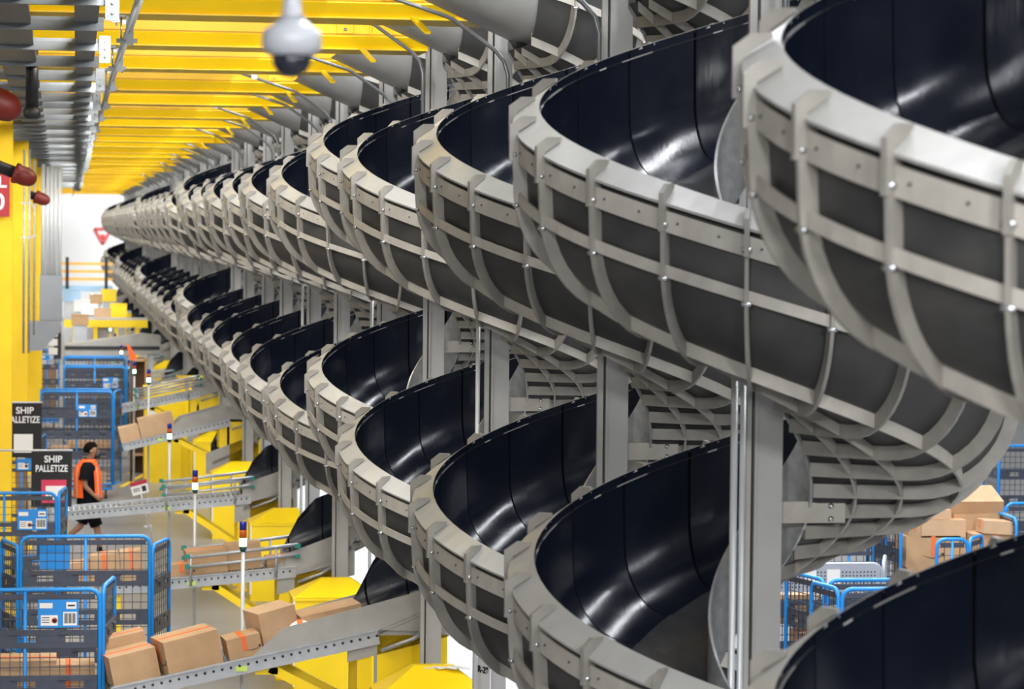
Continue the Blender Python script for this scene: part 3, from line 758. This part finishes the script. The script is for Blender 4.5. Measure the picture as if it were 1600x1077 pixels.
def cart(label, x, Y, w=1.38, d=.8, h=2.03, rz=0, gates=(0, 0), z0=.28, front=True, lab=None, back=False, frame='blue', gate_h=0.0, group='cage carts'):
    t = thing('cage_cart', label, 'cart', (x, Y+d/2, 0), rz, group)
    b = MB(); b.box((0, 0, .2), (w, d, .04), 'navy'); b.tube([(-w/2, -d/2, .2), (w/2, -d/2, .2), (w/2, d/2, .2), (-w/2, d/2, .2)], .022, frame, 8, closed=True); b.build('base', t)
    if front: f = cart_panel(t, w, z0, h, (0, -d/2, 0), 0, frame=frame)
    if back: cart_panel(t, w, z0, h, (0, d/2, 0), 0, frame=frame, bands=True)
    for s, g in zip((-1, 1), gates):
        if g is None: continue
        o = cart_panel(t, d*.92, z0+.0, h+gate_h, (s*w/2, 0, 0), PI/2, mid=False, bands=True, frame=frame, name='gate')
        if g:
            o.rotation_euler = (0, 0, PI/2+g); v = Vector((0, d*.46, 0)); rm = Matrix.Rotation(g, 3, 'Z')
            o.location = Vector((s*(w/2+.03), -d/2+.02, 0))+rm @ v
    for sx in (-1, 1):
        for sy in (-1, 1):
            c = MB(); c.lathe((sx*(w/2-.12)-.02, sy*(d/2-.1), .085), [(.08, 0), (.085, .01), (.085, .03), (.08, .04)], 'rubber', 14, 'x'); c.box((sx*(w/2-.12), sy*(d/2-.1), .15), (.06, .06, .08), 'galv'); c.build('caster', t)
    if lab: plate(t, .35, lab[1], lab[0], -d/2-.03)
    return t
def cart_px(label, x0, x1, ytop, **kw):
    Y = F*3.21/(ytop-VY)*1.0
    a, c = at(x0, ytop, Y), at(x1, ytop, Y); w = c.x-a.x
    return cart(label, (a.x+c.x)/2, Y, w=w, h=a.z, **kw)
cart_px('blue cage cart at the lower left edge, catching boxes from the nearest conveyor', -78, 156, 923, gates=(None, -.15), lab=(.285, 1.86), gate_h=.02)
cart_px('blue cage cart with both gates swung out behind the front cart', 33, 234, 839, gates=(.25, -.27), lab=None, gate_h=-.1)
cart_px('blue cage cart cut by the left edge in front of the black hanging sign', -75, 88, 771, gates=(None, -.12), lab=(.33, 1.75))
cart_px('tall blue cage cart standing right behind the person in orange vest', 64, 176, 612, gates=(0, -.2), back=True, lab=(.2, 1.7))
cart_px('blue cage cart behind the one at the person, second in that line', 100, 196, 574, gates=(0, -.15), back=True, lab=(.35, 1.72))
cart_px('blue cage cart farthest back in the line behind the person', 100, 196, 559, gates=(0, 0), back=True)
cart_px('small blue cage cart beside the upper black sign, far left', 55, 92, 546, gates=(0, 0), lab=(0, 1.8))
cart_px('blue cage cart half hidden between the yellow column and black sign', 8, 60, 684, gates=(None, -.1), lab=(.1, 1.7))
# blue plastic sheet on the open-gated cart
p0, p1 = at(62, 852, 30.95), at(109, 890, 30.95); b = MB(); b.box((p0+p1)/2, (p1.x-p0.x, .01, p0.z-p1.z), 'blue_label')
tag(b.build('label_plate'), 'plain blue plate on the rear mesh of the open-gated cart', 'plate')
# boxes inside the carts
cbox_px(-5, 1034, 88, 1075, 25.95, .5, 'brown box inside the front blue cart, left', zb=.23, tape='x', group='boxes in the front cart', m='card_pale')
cbox_px(66, 1040, 148, 1077, 25.92, .4, 'brown box inside the front blue cart, right', zb=.23, tape='y', group='boxes in the front cart', m='card_pale')
for k, (a, b_, c, d_, Y, zb) in enumerate(((78, 725, 112, 770, 56.3, .23), (118, 738, 166, 770, 56.3, .23), (80, 698, 108, 725, 56.35, None))):
    cbox_px(a, b_, c, d_, Y, .36, ('square box low inside the tall cart behind the person', 'wide box low inside the tall cart behind the person', 'small box stacked inside the tall cart behind the person')[k], zb=zb, group='boxes in the tall cart', m='card_pale', tapeon=False)
cbox_px(104, 690, 184, 720, 62.9, .4, 'wide box at the bottom of the second cart behind the person', zb=.23, tapeon=False)
for k, (a, b_, c, d_) in enumerate(((60, 560, 88, 580), (60, 580, 88, 604), (60, 604, 88, 624))):
    cbox_px(a, b_, c, d_, 76.4, .4, ('top', 'middle', 'bottom')[k]+' box inside the small blue cart at far left', zb=.23 if k == 2 else None, group='boxes in the far left cart', tapeon=k == 1)
for k, (a, b_, c, d_) in enumerate(((26, 700, 42, 718), (24, 718, 42, 756), (25, 756, 44, 770))):
    cbox_px(a, b_, c, d_, 44.8, .35, ('top', 'middle', 'bottom')[k]+' box in the cart half hidden by the black sign', zb=.23 if k == 2 else None, group='boxes in the half hidden cart', tapeon=True)
# ------------------------------------------------------------------ hanging signs
def sign(x0, y0, x1, y1, Y, barx0, bary, lab, qr):
    p0, p1 = at(x0, y0, Y), at(x1, y1, Y); w, h = p1.x-p0.x, p0.z-p1.z; cx, cz = (p0.x+p1.x)/2, (p0.z+p1.z)/2
    t = thing('hanging_sign', lab, 'sign', (cx, Y, cz), 0, 'black hanging signs')
    b = MB(); b.box((0, 0, 0), (w, .01, h), 'black_soft'); b.build('panel', t)
    o = link(text_mesh('SHIP', h*.17, 'white', .0025), 'lettering', t, (.02, -.012, h*.36), (PI/2, 0, 0)); o.scale = (.98, 1, 1)
    o = link(text_mesh('PALLETIZE', h*.17, 'white', .0025), 'lettering', t, (0, -.012, h*.19), (PI/2, 0, 0)); o.scale = (.87*w/.62 if w > .5 else .87*w/.62, 1, 1)
    b = MB(); pb = at(barx0, bary, Y); b.cyl((pb.x-cx, 0, pb.z-cz), (w/2+.01, 0, pb.z-cz-.0), .014, 'pvc', 8); b.build('rod', t)
    if qr:
        b = MB(); b.box((-.0, -.01, -h*.24), (w*.52, .006, h*.34), 'paper'); b.build('sheet', t)
    else:
        b = MB(); b.box((.03, -.01, -h*.22), (w*.62, .004, h*.42), 'sheet_red'); b.build('sheet', t)
        b = MB(); b.box((.05, -.014, -h*.25), (w*.48, .004, h*.26), 'paper'); b.build('sheet', t)
    return t
mat('sheet_red', (.6, .03, .08), .5)
sign(49, 706, 112, 792, 38.2, -5, 704, 'lower black hanging sign reading SHIP PALLETIZE with red and white sheet', False)
sign(8, 630, 65, 715, 44.0, -5, 629, 'upper black hanging sign behind the yellow column, with white paper sheet', True)
# stand for signs: thin posts
for px, py, Y, l in ((112, 704, 38.22, 'lower'),):
    pass
# ------------------------------------------------------------------ person
def person():
    Y = 46.4; s = F/Y; px0 = 137
    base = at(px0, 866, Y); X0 = base.x
    t = thing('person', 'person in orange safety vest, black shirt, shorts and face mask walking right', 'person', (X0, Y, 0))
    def P(px, py, dy=0): q = at(px, py, Y); return Vector((q.x-X0, dy, q.z))
    # skinned body
    verts, edges, rad = [], [], []
    def v(p, r, par=None):
        verts.append(tuple(p)); rad.append(r if isinstance(r, tuple) else (r, r)); i = len(verts)-1
        if par is not None: edges.append((par, i))
        return i
    pel = v(P(138, 783), (.13, .16)); ab = v(P(138, 765), (.12, .15), pel); ch = v(P(137, 738), (.125, .17), ab); nb = v(P(139, 723), (.075, .09), ch)
    nk = v(P(142, 716), .055, nb); hd0 = v(P(144, 710), (.085, .075), nk); hd1 = v(P(144.5, 702.5), (.112, .088), hd0); hd2 = v(P(143.2, 694), (.1, .082), hd1)
    # arms: near (-y) and far (+y)
    def arm(sy, el, wr, hand):
        sh = v(P(136, 729, sy*.19), .06, ch); e = v(el, .043, sh); e2 = v((Vector(el)+Vector(wr))/2, .04, e); w = v(wr, .028, e2); hp = v((Vector(wr)+Vector(hand))/2, .034, w); he = v(hand, .03, hp)
        d = (Vector(hand)-Vector(wr)).normalized(); sd = Vector((0, sy, 0)); nn = d.cross(sd)
        for k in range(4):
            o = Vector(hand)+nn*(-.03+.02*k); L = (.07, .082, .078, .06)[k]
            a = v(o+d*.02, .0095, he); b_ = v(o+d*(L*.6)+sd*-.012, .009, a); v(o+d*L+sd*-.035, .008, b_)
        o = (Vector(wr)+Vector(hand))/2+nn*-.035
        a = v(o+d*.01, .011, hp); b_ = v(o+d*.04+nn*-.02, .0095, a); v(o+d*.065+nn*-.022, .0085, b_)
    arm(-1, P(132, 757, -.25), P(146, 772, -.22), P(153, 777, -.2))
    arm(1, P(143, 756, .25), P(153, 768, .24), P(158, 773, .23))
    # legs
    h1 = v(P(141, 796, -.09), .09, pel); k1 = v(P(152, 826, -.1), .06, h1); c1 = v(P(154, 840, -.1), .056, k1); a1 = v(P(156, 860, -.1), .036, c1); f1 = v(P(164, 864.5, -.1), .03, a1)
    h2 = v(P(137, 796, .09), .09, pel); k2 = v(P(127, 822, .1), .06, h2); c2 = v(P(118, 830, .1), .056, k2); a2 = v(P(103, 842, .1), .036, c2); f2 = v(P(101, 850, .1), .03, a2)
    me = bpy.data.meshes.new('body'); me.from_pydata(verts, edges, []); o = bpy.data.objects.new('body', me); COL.objects.link(o)
    sk = o.modifiers.new('s', 'SKIN'); sk.use_smooth_shade = True; ss = o.modifiers.new('ss', 'SUBSURF'); ss.levels = 1; ss.render_levels = 1
    for i, r in enumerate(rad): me.skin_vertices[0].data[i].radius = r
    me.skin_vertices[0].data[0].use_root = True
    dg = bpy.context.evaluated_depsgraph_get(); dg.update(); m2 = bpy.data.meshes.new_from_object(o.evaluated_get(dg)); bpy.data.objects.remove(o)
    m2.materials.clear(); m2.materials.append(MATS['skin']); m2.name = 'body'
    link(m2, 'body', t)
    def loft(name, rings, mn, par=t, n=18, cap=True):
        b = MB(); rows = []
        for c, rx, ry in rings:
            c = Vector(c); rows.append([(c.x+rx*math.cos(2*PI*k/n), c.y+ry*math.sin(2*PI*k/n), c.z) for k in range(n)])
        b.grid(rows, mn, True, close=True); return b.build(name, par)
    loft('shirt', [(P(138, 790), .17, .19), (P(138, 775), .175, .185), (P(138, 760), .175, .185), (P(137, 740), .175, .2), (P(136.5, 730), .16, .2), (P(138, 723), .12, .15), (P(140.5, 716), .085, .085)], 'cloth_black')
    for sy, el in ((-1, P(131, 749, -.245)), (1, P(141, 748, .235))):
        b = MB(); b.tube([P(137, 727, sy*.15), P(135, 732, sy*.2), el], [.095, .1, .09], 'cloth_black', 14, caps=False); b.build('sleeve', t)
    rings = [(P(137.5, 777), .225, .205), (P(137, 765), .222, .2), (P(136.5, 750), .222, .205), (P(136, 738), .215, .19), (P(136, 729), .185, .165), (P(137.5, 722), .14, .14), (P(139.5, 717), .1, .1)]
    def vest_rows(rs, a0, a1, n=20):
        rows = []
        for i, (c, rx, ry) in enumerate(rs):
            rows.append([(c.x+rx*math.cos(a0+(a1-a0)*k/n), ry*math.sin(a0+(a1-a0)*k/n), c.z) for k in range(n+1)])
        return rows
    # open at the side towards the camera, closed over the shoulder
    b = MB(); b.grid(vest_rows(rings[:5], math.radians(-60), math.radians(250)), 'vest', True); b.grid(vest_rows(rings[4:], 0, 2*PI), 'vest', True); vs = b.build('vest', t)
    for a_ in (math.radians(-44), math.radians(222)):
        b = MB(); b.grid([[(c.x+(rx+.004)*math.cos(a_+d), (ry+.004)*math.sin(a_+d), c.z) for d in (-.045, .045)] for c, rx, ry in rings[:5]], 'reflective', True); b.build('reflective_band', vs)
    sh = MB()
    sh.tube([P(138, 776), P(138, 786), P(139, 795)], [.18, .185, .17], 'cloth_black', 16)
    sh.build('waistband', t)
    for pts in (([P(139.5, 788, -.09), P(145, 806, -.1), P(151, 821, -.1)]), ([P(137, 788, .09), P(132, 806, .1), P(127, 818, .1)])):
        b = MB(); b.tube(pts, [.12, .108, .098], 'cloth_black', 16); b.build('shorts_leg', t)
    for a, c in ((P(155.5, 862, -.1), P(167, 866, -.1)), (P(104, 842, .1), P(99, 852, .1))):
        b = MB(); b.tube([a+Vector((-.03, 0, 0)), (a+c)/2, c], [.05, .052, .035], 'black', 12); b.build('shoe', t)
        b = MB(); b.tube([a+Vector((0, 0, .09)), a], [.042, .046], 'cloth_black', 12); b.build('sock', t)
    # head details
    hc = P(143.5, 703)
    b = MB(); rows = []
    for i in range(9):
        ph = PI*.62*i/8; rows.append([(hc.x-.012+(.124*math.sin(ph))*math.cos(2*PI*k/16)*(1.0)-.03*(i/8)*(math.cos(2*PI*k/16) > .2)*1.0, .102*math.sin(ph)*math.sin(2*PI*k/16), hc.z+.012+.118*math.cos(ph)+(.055*(i/8)**2 if math.cos(2*PI*k/16) > .3 else -.01*(i/8))) for k in range(16)])
    b.grid(rows, 'hair', True, close=True); b.build('hair', t)
    b = MB(); m0 = P(151.6, 712)
    b.lathe(m0, [(.012, .06), (.05, .046), (.062, .012), (.06, -.02), (.04, -.05), (.01, -.056)], 'black', 14); b.build('mask', t)
    b = MB(); b.tube([P(152.3, 703.5), P(154.2, 706.5)], [.012, .017], 'skin', 8); b.build('nose', t)
    for sy in (-1, 1):
        b = MB(); b.lathe(P(142.5, 705, sy*.09), [(.026, 0), (.026, .012*sy)], 'skin', 10, 'y'); b.build('ear', t)
        b = MB(); b.lathe(P(152.2, 702, sy*.035), [(.011, -.011), (.013, 0), (.006, .011)], 'ink', 8); b.build('eye', t)
person()
# ------------------------------------------------------------------ right aisle: carts and the pile of boxes
def cart_r(label, x0, x1, ytop, **kw): return cart_px(label, x0, x1, ytop, group='cage carts in the right aisle', **kw)
cart_r('blue cage cart with rounded top bar at right, just above the nearest black bowl', 1294, 1500, 907, gates=(.25, 0))
cart_r('blue cage cart nested low beside the rounded one, right of the thick post', 1316, 1530, 921, gates=(.2, None), d=.6)
Yg = F*3.21/(882-VY)
t = cart('grey cart with perforated top panel right of the thick grey post', at(1275, 882, Yg).x, Yg, w=1.32, d=.8, h=at(1275, 882, Yg).z, frame='grey_cart', gates=(None, -.3), group='cage carts in the right aisle')
b = MB(); a = at(1275, 882, Yg); hp = a.z-.14
b.box((0, -.42, hp), (1.28, .012, .26), 'grey_cart'); o = b.build('perforated_panel', t)
b = MB()
for i in range(34):
    for j in range(5):
        b.box((-.6+i*.036, -.428, hp-.08+j*.036), (.013, .004, .013), 'ink')
b.build('perforation', o)
b = MB(); b.box((-.06, -.43, hp+.02), (.11, .006, .14), 'paper'); b.build('sticker', o)
b = MB(); b.box((.17, -.43, hp+.02), (.13, .006, .14), 'paper'); b.build('sticker', o)
cart_px('blue cage cart heaped with boxes at right', 1413, 1590, 812, gates=(.1, 0), d=.9, front=False, back=True, group='cage carts in the right aisle')
cart_px('tall blue cage cart between the thick post and the heap of boxes', 1270, 1385, 800, gates=(0, 0), group='cage carts in the right aisle')
cart_px('low blue gate-fronted cart before the heap of boxes', 1464, 1512, 843, gates=(None, -.6), d=.5, group='cage carts in the right aisle')
cart_px('blue cage cart cut by the right edge of the photo, behind the heap', 1562, 1720, 697, gates=(0, 0), group='cage carts in the right aisle')
cart_px('blue cage cart at the right edge, right of the heap of boxes', 1572, 1700, 787, gates=(.2, 0), group='cage carts in the right aisle')
GR = 'boxes heaped at right'
Yr = 32.2
pile = [((1417, 886, 1520, 960), 0, .55, 'largest lower box at the left of the heap, below the smile box', dict(tapeon=False)),
        ((1416, 838, 1500, 886), .0, .5, 'box with smile mark and orange tape halfway up the heap', dict(tape='y', sm=(('f', .0),))),
        ((1500, 840, 1518, 886), .05, .5, 'narrow box beside the smile box in the heap', dict(tapeon=False, m='card_pale')),
        ((1440, 813, 1509, 840), .0, .42, 'pale box with orange tape on its left side, on the smile box', dict(m='card_pale')),
        ((1420, 813, 1439, 838), .0, .35, 'small box with orange tape at the left edge of the heap', dict(tape='y')),
        ((1430, 797, 1486, 812), .02, .35, 'flat small box lying on the pale taped box', dict(tapeon=False, m='card_pale')),
        ((1452, 785, 1477, 797), .15, .3, 'little box under the top box of the heap', dict(tapeon=False, m='card_pale')),
        ((1480, 772, 1566, 804), .25, .5, 'big top box of the heap', dict(tapeon=False, rx=.3)),
        ((1490, 804, 1577, 838), .2, .5, 'wide box under the top box of the heap', dict(tapeon=False)),
        ((1537, 815, 1584, 835), -.25, .3, 'small tilted box with printed label at the right of the heap', dict(m='card_pale', ry=.06)),
        ((1520, 835, 1590, 870), -.2, .5, 'box with orange tape under the small tilted one', dict(tape='y')),
        ((1518, 870, 1600, 960), -.2, .5, 'low right box of the heap behind the black bowl', dict(tapeon=False))]
for (a, b_, c, d_), dy, dd, lab, kw in pile:
    cbox_px(a, b_, c, d_, Yr+dy, dd, lab, group=GR, **kw)
for k, (a, b_, c, d_, Y) in enumerate(((1222, 930, 1280, 975, 28.0), (1215, 945, 1250, 975, 27.85), (1250, 990, 1282, 1010, 27.9))):
    cbox_px(a, b_, c, d_, Y, .4, ('large box standing in the grey cart', 'box leaning at left in the grey cart', 'low box with orange tape in the grey cart')[k], group='boxes in the grey cart', m='card', tapeon=k == 2)
for k, (a, b_, c, d_) in enumerate(((1300, 848, 1335, 866), (1335, 842, 1350, 866))):
    cbox_px(a, b_, c, d_, 33.2, .4, ('left', 'right')[k]+' box in the tall blue cart at right', group='boxes in the tall right cart')
# ------------------------------------------------------------------ floor, walls, far clutter
b = MB(); b.box((10, 80, -.05), (80, 190, .1), 'floor_concrete'); struct(b.build('floor'))
mat('wall_white', (.86, .87, .88), .7)
b = MB(); b.box((10, 168, 8), (80, .3, 16), 'wall_white'); struct(b.build('wall_far'))
mat_w = None
b = MB(); b.box((40, 80, 8), (.3, 190, 16), 'wall_white'); struct(b.build('wall_right'))
b = MB(); b.box((-28, 80, 8), (.3, 190, 16), 'wall_white'); struct(b.build('wall_left'))
# floor lines
for (a, c), l in ((((200, 736), (262, 712)), 'upper'), (((190, 757), (292, 702)), 'lower')):
    P_ = []
    for q in (a, c):
        Y = F*H/(q[1]-VY)*1.0; P_.append(at(q[0], q[1], Y))
    b = MB(); b.bar((P_[0].x, P_[0].y, .003), (P_[1].x, P_[1].y, .003), .09, .004, 'yellow_box')
    tag(b.build('floor_line'), l+' yellow line on the grey floor between person and yellow housings', 'floor marking', 'yellow floor lines')
# small red and white notice
p = at(218, 762, 43.0); t = thing('notice', 'small tilted red and white notice above the third conveyor', 'sign', p, .15); t.rotation_euler = (0, -.25, .1)
b = MB(); b.box((0, 0, 0), (.25, .008, .2), 'paper'); b.build('sheet', t); b = MB(); b.box((0, -.006, .07), (.25, .004, .06), 'sign_red'); b.build('header', t)
b = MB(); b.box((.06, -.006, -.03), (.06, .002, .08), 'ink'); b.box((-.05, -.006, -.01), (.1, .002, .012), 'ink'); b.box((-.05, -.006, -.04), (.1, .002, .012), 'ink'); b.build('print', t)
b = MB(); b.cyl((0, .015, -p.z+.02), (0, .015, .05), .012, 'pvc', 6); b.build('stake', t)
# far platform with orange rails
Yp = 112
p0, p1 = at(96, 447, Yp), at(176, 456, Yp)
t = thing('work_platform', 'distant raised platform with orange guard rails before the white wall', 'platform', ((p0.x+p1.x)/2, Yp+1, 0)); ox = (p0.x+p1.x)/2
b = MB(); b.box((0, 0, (p0.z+p1.z)/2), (p1.x-p0.x, 2, p0.z-p1.z), 'pale_blue'); b.build('deck', t)
for py in (412, 424, 436):
    z = at(100, py, Yp).z; b = MB(); b.box((0, -1, z), (p1.x-p0.x, .05, .11), 'orange_rail'); b.build('rail', t)
for px in (105, 166):
    q = at(px, 410, Yp); b = MB(); b.box((q.x-ox, -1.02, (q.z+p1.z)/2+.1), (.12, .06, q.z-p1.z+.2), 'black'); b.build('upright', t)
    b = MB(); b.box((q.x-ox, 0, p1.z/2), (.2, .2, p1.z), 'grey_box'); b.build('leg', t)
# far emblem on the white wall
mat('emblem', (.75, .12, .13), .6)
q = at(160, 369, 167.7); b = MB()
A_, B_, C_ = Vector((q.x-.45, 167.8, q.z+.4)), Vector((q.x+.5, 167.8, q.z+.42)), Vector((q.x+.03, 167.8, q.z-.45))
for u_, w_ in ((A_, B_), (B_, C_), (C_, A_)): b.bar(u_, w_, .05, .16, 'emblem')
b.lathe((q.x, 167.82, q.z-.05), [(.17, 0), (.17, .06)], 'emblem', 10, 'y')
mat_e = None
tag(b.build('wall_emblem'), 'red triangular emblem on the distant white wall', 'sign')
# far yellow machinery, racks
far = [(118, 470, 205, 500, 96, 'yellow_box', 'long yellow conveyor bed across the far aisle, upper one', 'machine_bed'),
       (100, 494, 230, 512, 88, 'yellow_box', 'long yellow conveyor bed across the far aisle, lower one', 'machine_bed')]
for a, b_, c, d_, Y, m, lab, nm in far:
    p0, p1 = at(a, b_, Y), at(c, d_, Y); w = p1.x-p0.x; b = MB()
    b.box(((p0.x+p1.x)/2, Y, p1.z+.12), (w, .8, .22), m); b.box(((p0.x+p1.x)/2, Y, p1.z+.26), (w, .7, .05), 'rail_grey')
    t = b.build(nm); tag(t, lab, 'conveyor', 'far yellow conveyor beds')
    for k in range(4):
        x = p0.x+w*(k+.5)/4; c_ = MB(); c_.box((x, Y, p1.z/2), (.12, .7, p1.z), m); c_.build('leg', t)
p0, p1 = at(100, 524, 79), at(250, 540, 79)
t = thing('conveyor_cover', 'long pale grey sheet cover over a conveyor past the blue carts', 'conveyor', ((p0.x+p1.x)/2, 79, 0))
w = p1.x-p0.x; b = MB(); b.prism([(-w/2, -.5, p1.z-.35), (w/2, -.5, p1.z-.2), (w/2, -.5, p0.z), (w*.3, -.5, p0.z+.06), (-w/2, -.5, p0.z-.25)], (0, 1, 0), 'steel_light'); b.build('cover', t)
b = MB(); b.box((0, -.52, p1.z-.05), (w*.98, .02, .09), 'black'); b.build('belt_edge', t)
for k in (-.4, 0, .4): b = MB(); b.box((k*w, 0, (p1.z-.2)/2), (.12, .8, p1.z-.2), 'rail_grey'); b.build('leg', t)
for k, (px, py, Y, w, h_, m) in enumerate(((128, 478, 92, .5, .35, 'paper'), (150, 468, 94, .4, .3, 'card'), (140, 484, 90, .5, .3, 'white'), (170, 462, 99, .5, .4, 'yellow_box'), (112, 462, 98, .6, .4, 'pale_blue'), (185, 488, 90, .5, .5, 'yellow_box'), (160, 490, 88.5, .5, .3, 'card_pale'), (125, 500, 86, .5, .3, 'card'))):
    p = at(px, py, Y); cz = p.z
    b = MB(); b.box((p.x, Y, cz), (w, .4, h_), m); b.box((p.x, Y, cz+h_/2), (w*1.04, .42, .03), m); b.box((p.x, Y, (cz-h_/2)/2), (w*.8, .3, cz-h_/2), 'rail_grey')
    tag(b.build('tote_stand'), 'blurred '+('white', 'brown', 'pale', 'yellow', 'light blue', 'upright yellow', 'tan', 'dark tan')[k]+' tote on a grey stand amid the far conveyors', 'tote', 'blurred totes far down the aisle')
# grey sheet covers and brown rack mid distance
mat('brown_dark', (.16, .09, .05), .7)
p0, p1 = at(206, 560, 62), at(228, 640, 62)
t = thing('rack', 'tall brown rack behind the signal lights', 'rack', ((p0.x+p1.x)/2, 62.3, 0))
b = MB(); w = p1.x-p0.x
for s in (-1, 1): b.box((s*w/2, 0, p0.z/2), (.05, .5, p0.z), 'card')
b.build('upright', t); b = MB()
for z in (.4, 1.0, 1.6, p0.z-.05):
    b = MB(); b.box((0, 0, z), (w, .5, .04), 'card'); b.build('shelf', t)
b = MB(); b.box((0, .24, p0.z/2), (w, .02, p0.z), 'brown_dark'); b.build('back', t)
for k, (px, py, w) in enumerate(((254, 605, .75), (280, 600, .7), (300, 590, .6))):
    Y = 60.2+1.1*k; p = at(px, py, Y); b = MB(); b.box((p.x, Y, p.z/2), (w, .7, p.z), 'yellow_box'); b.box((p.x, Y, p.z+.01), (w+.04, .74, .03), 'yellow_box'); b.box((p.x-.2, Y-.36, p.z*.7), (.12, .01, .3), 'white')
    tag(b.build('machine_cabinet'), ('left', 'middle', 'right')[k]+' yellow machine cabinet past the brown rack', 'cabinet', 'yellow machine cabinets')
p = at(202, 545, 60); b = MB(); b.cyl((p.x+.05, 60, 0), (p.x+.05, 60, p.z-.25), .02, 'black', 8); o = b.build('flag_pole')
tag(o, 'small red-orange flag on a thin black pole by the brown rack', 'flag'); c = MB(); c.prism([(p.x-.06, 60, p.z+.12), (p.x+.02, 60, p.z+.05), (p.x+.16, 60, p.z-.2), (p.x+.02, 60, p.z-.24)], (0, .02, 0), 'vest'); c.build('flag', o)
# ------------------------------------------------------------------ light
w = bpy.data.worlds.new('hall'); sc.world = w; w.use_nodes = True
bg = w.node_tree.nodes['Background']; bg.inputs[0].default_value = (.92, .95, 1.0, 1); bg.inputs[1].default_value = .14
def area(name, loc, rot, sx, sy, e, col=(1, 1, 1)):
    l = bpy.data.lights.new(name, 'AREA'); l.shape = 'RECTANGLE'; l.size = sx; l.size_y = sy; l.energy = e; l.color = col
    o = bpy.data.objects.new(name, l); COL.objects.link(o); o.location = loc; o.rotation_euler = rot
    return o
# strip lights of the right-hand hall, high above the chutes and right aisle
for y in range(2, 120, 14):
    e_ = .3 if y < 10 else 1
    area('strip_area_light', (4.0, y, 12.5), (0, 0, 0), .6, 10, 1100*e_, (.93, .96, 1))
    area('strip_area_light', (10.5, y, 12.5), (0, 0, 0), .5, 10, 1200, (.93, .96, 1))
# added fill strips hidden behind each beam, brightening the next beam and left aisle
for n in range(2, 33):
    area('strip_area_light', (1.15, YN[n]+.62, H+1.655*K+.2), (math.radians(58), 0, 0), 1.7, .12, 74)
    area('strip_area_light', (-4.2, YN[n]+.62, H+1.655*K+.2), (math.radians(58), 0, 0), 3.5, .12, 85)
# added frontal fill lamps behind the camera, brightening beam faces and ribs
for x in (-7, 0, 7): area('unseen_hall_light', (x, -12, 10.5), (math.radians(64), 0, 0), 3, 2, 1700)
area('unseen_hall_light', (-7, 140, 12), (0, 0, 0), 10, 30, 6000); area('unseen_hall_light', (6, 150, 13), (0, 0, 0), 10, 20, 6000)
sc.view_settings.view_transform = 'Standard'; sc.view_settings.look = 'None'; sc.view_settings.exposure = 0.25; sc.view_settings.gamma = 1
sc.view_settings.use_curve_mapping = False
sc.cycles.use_denoising = True
sc.cycles.max_bounces = 8
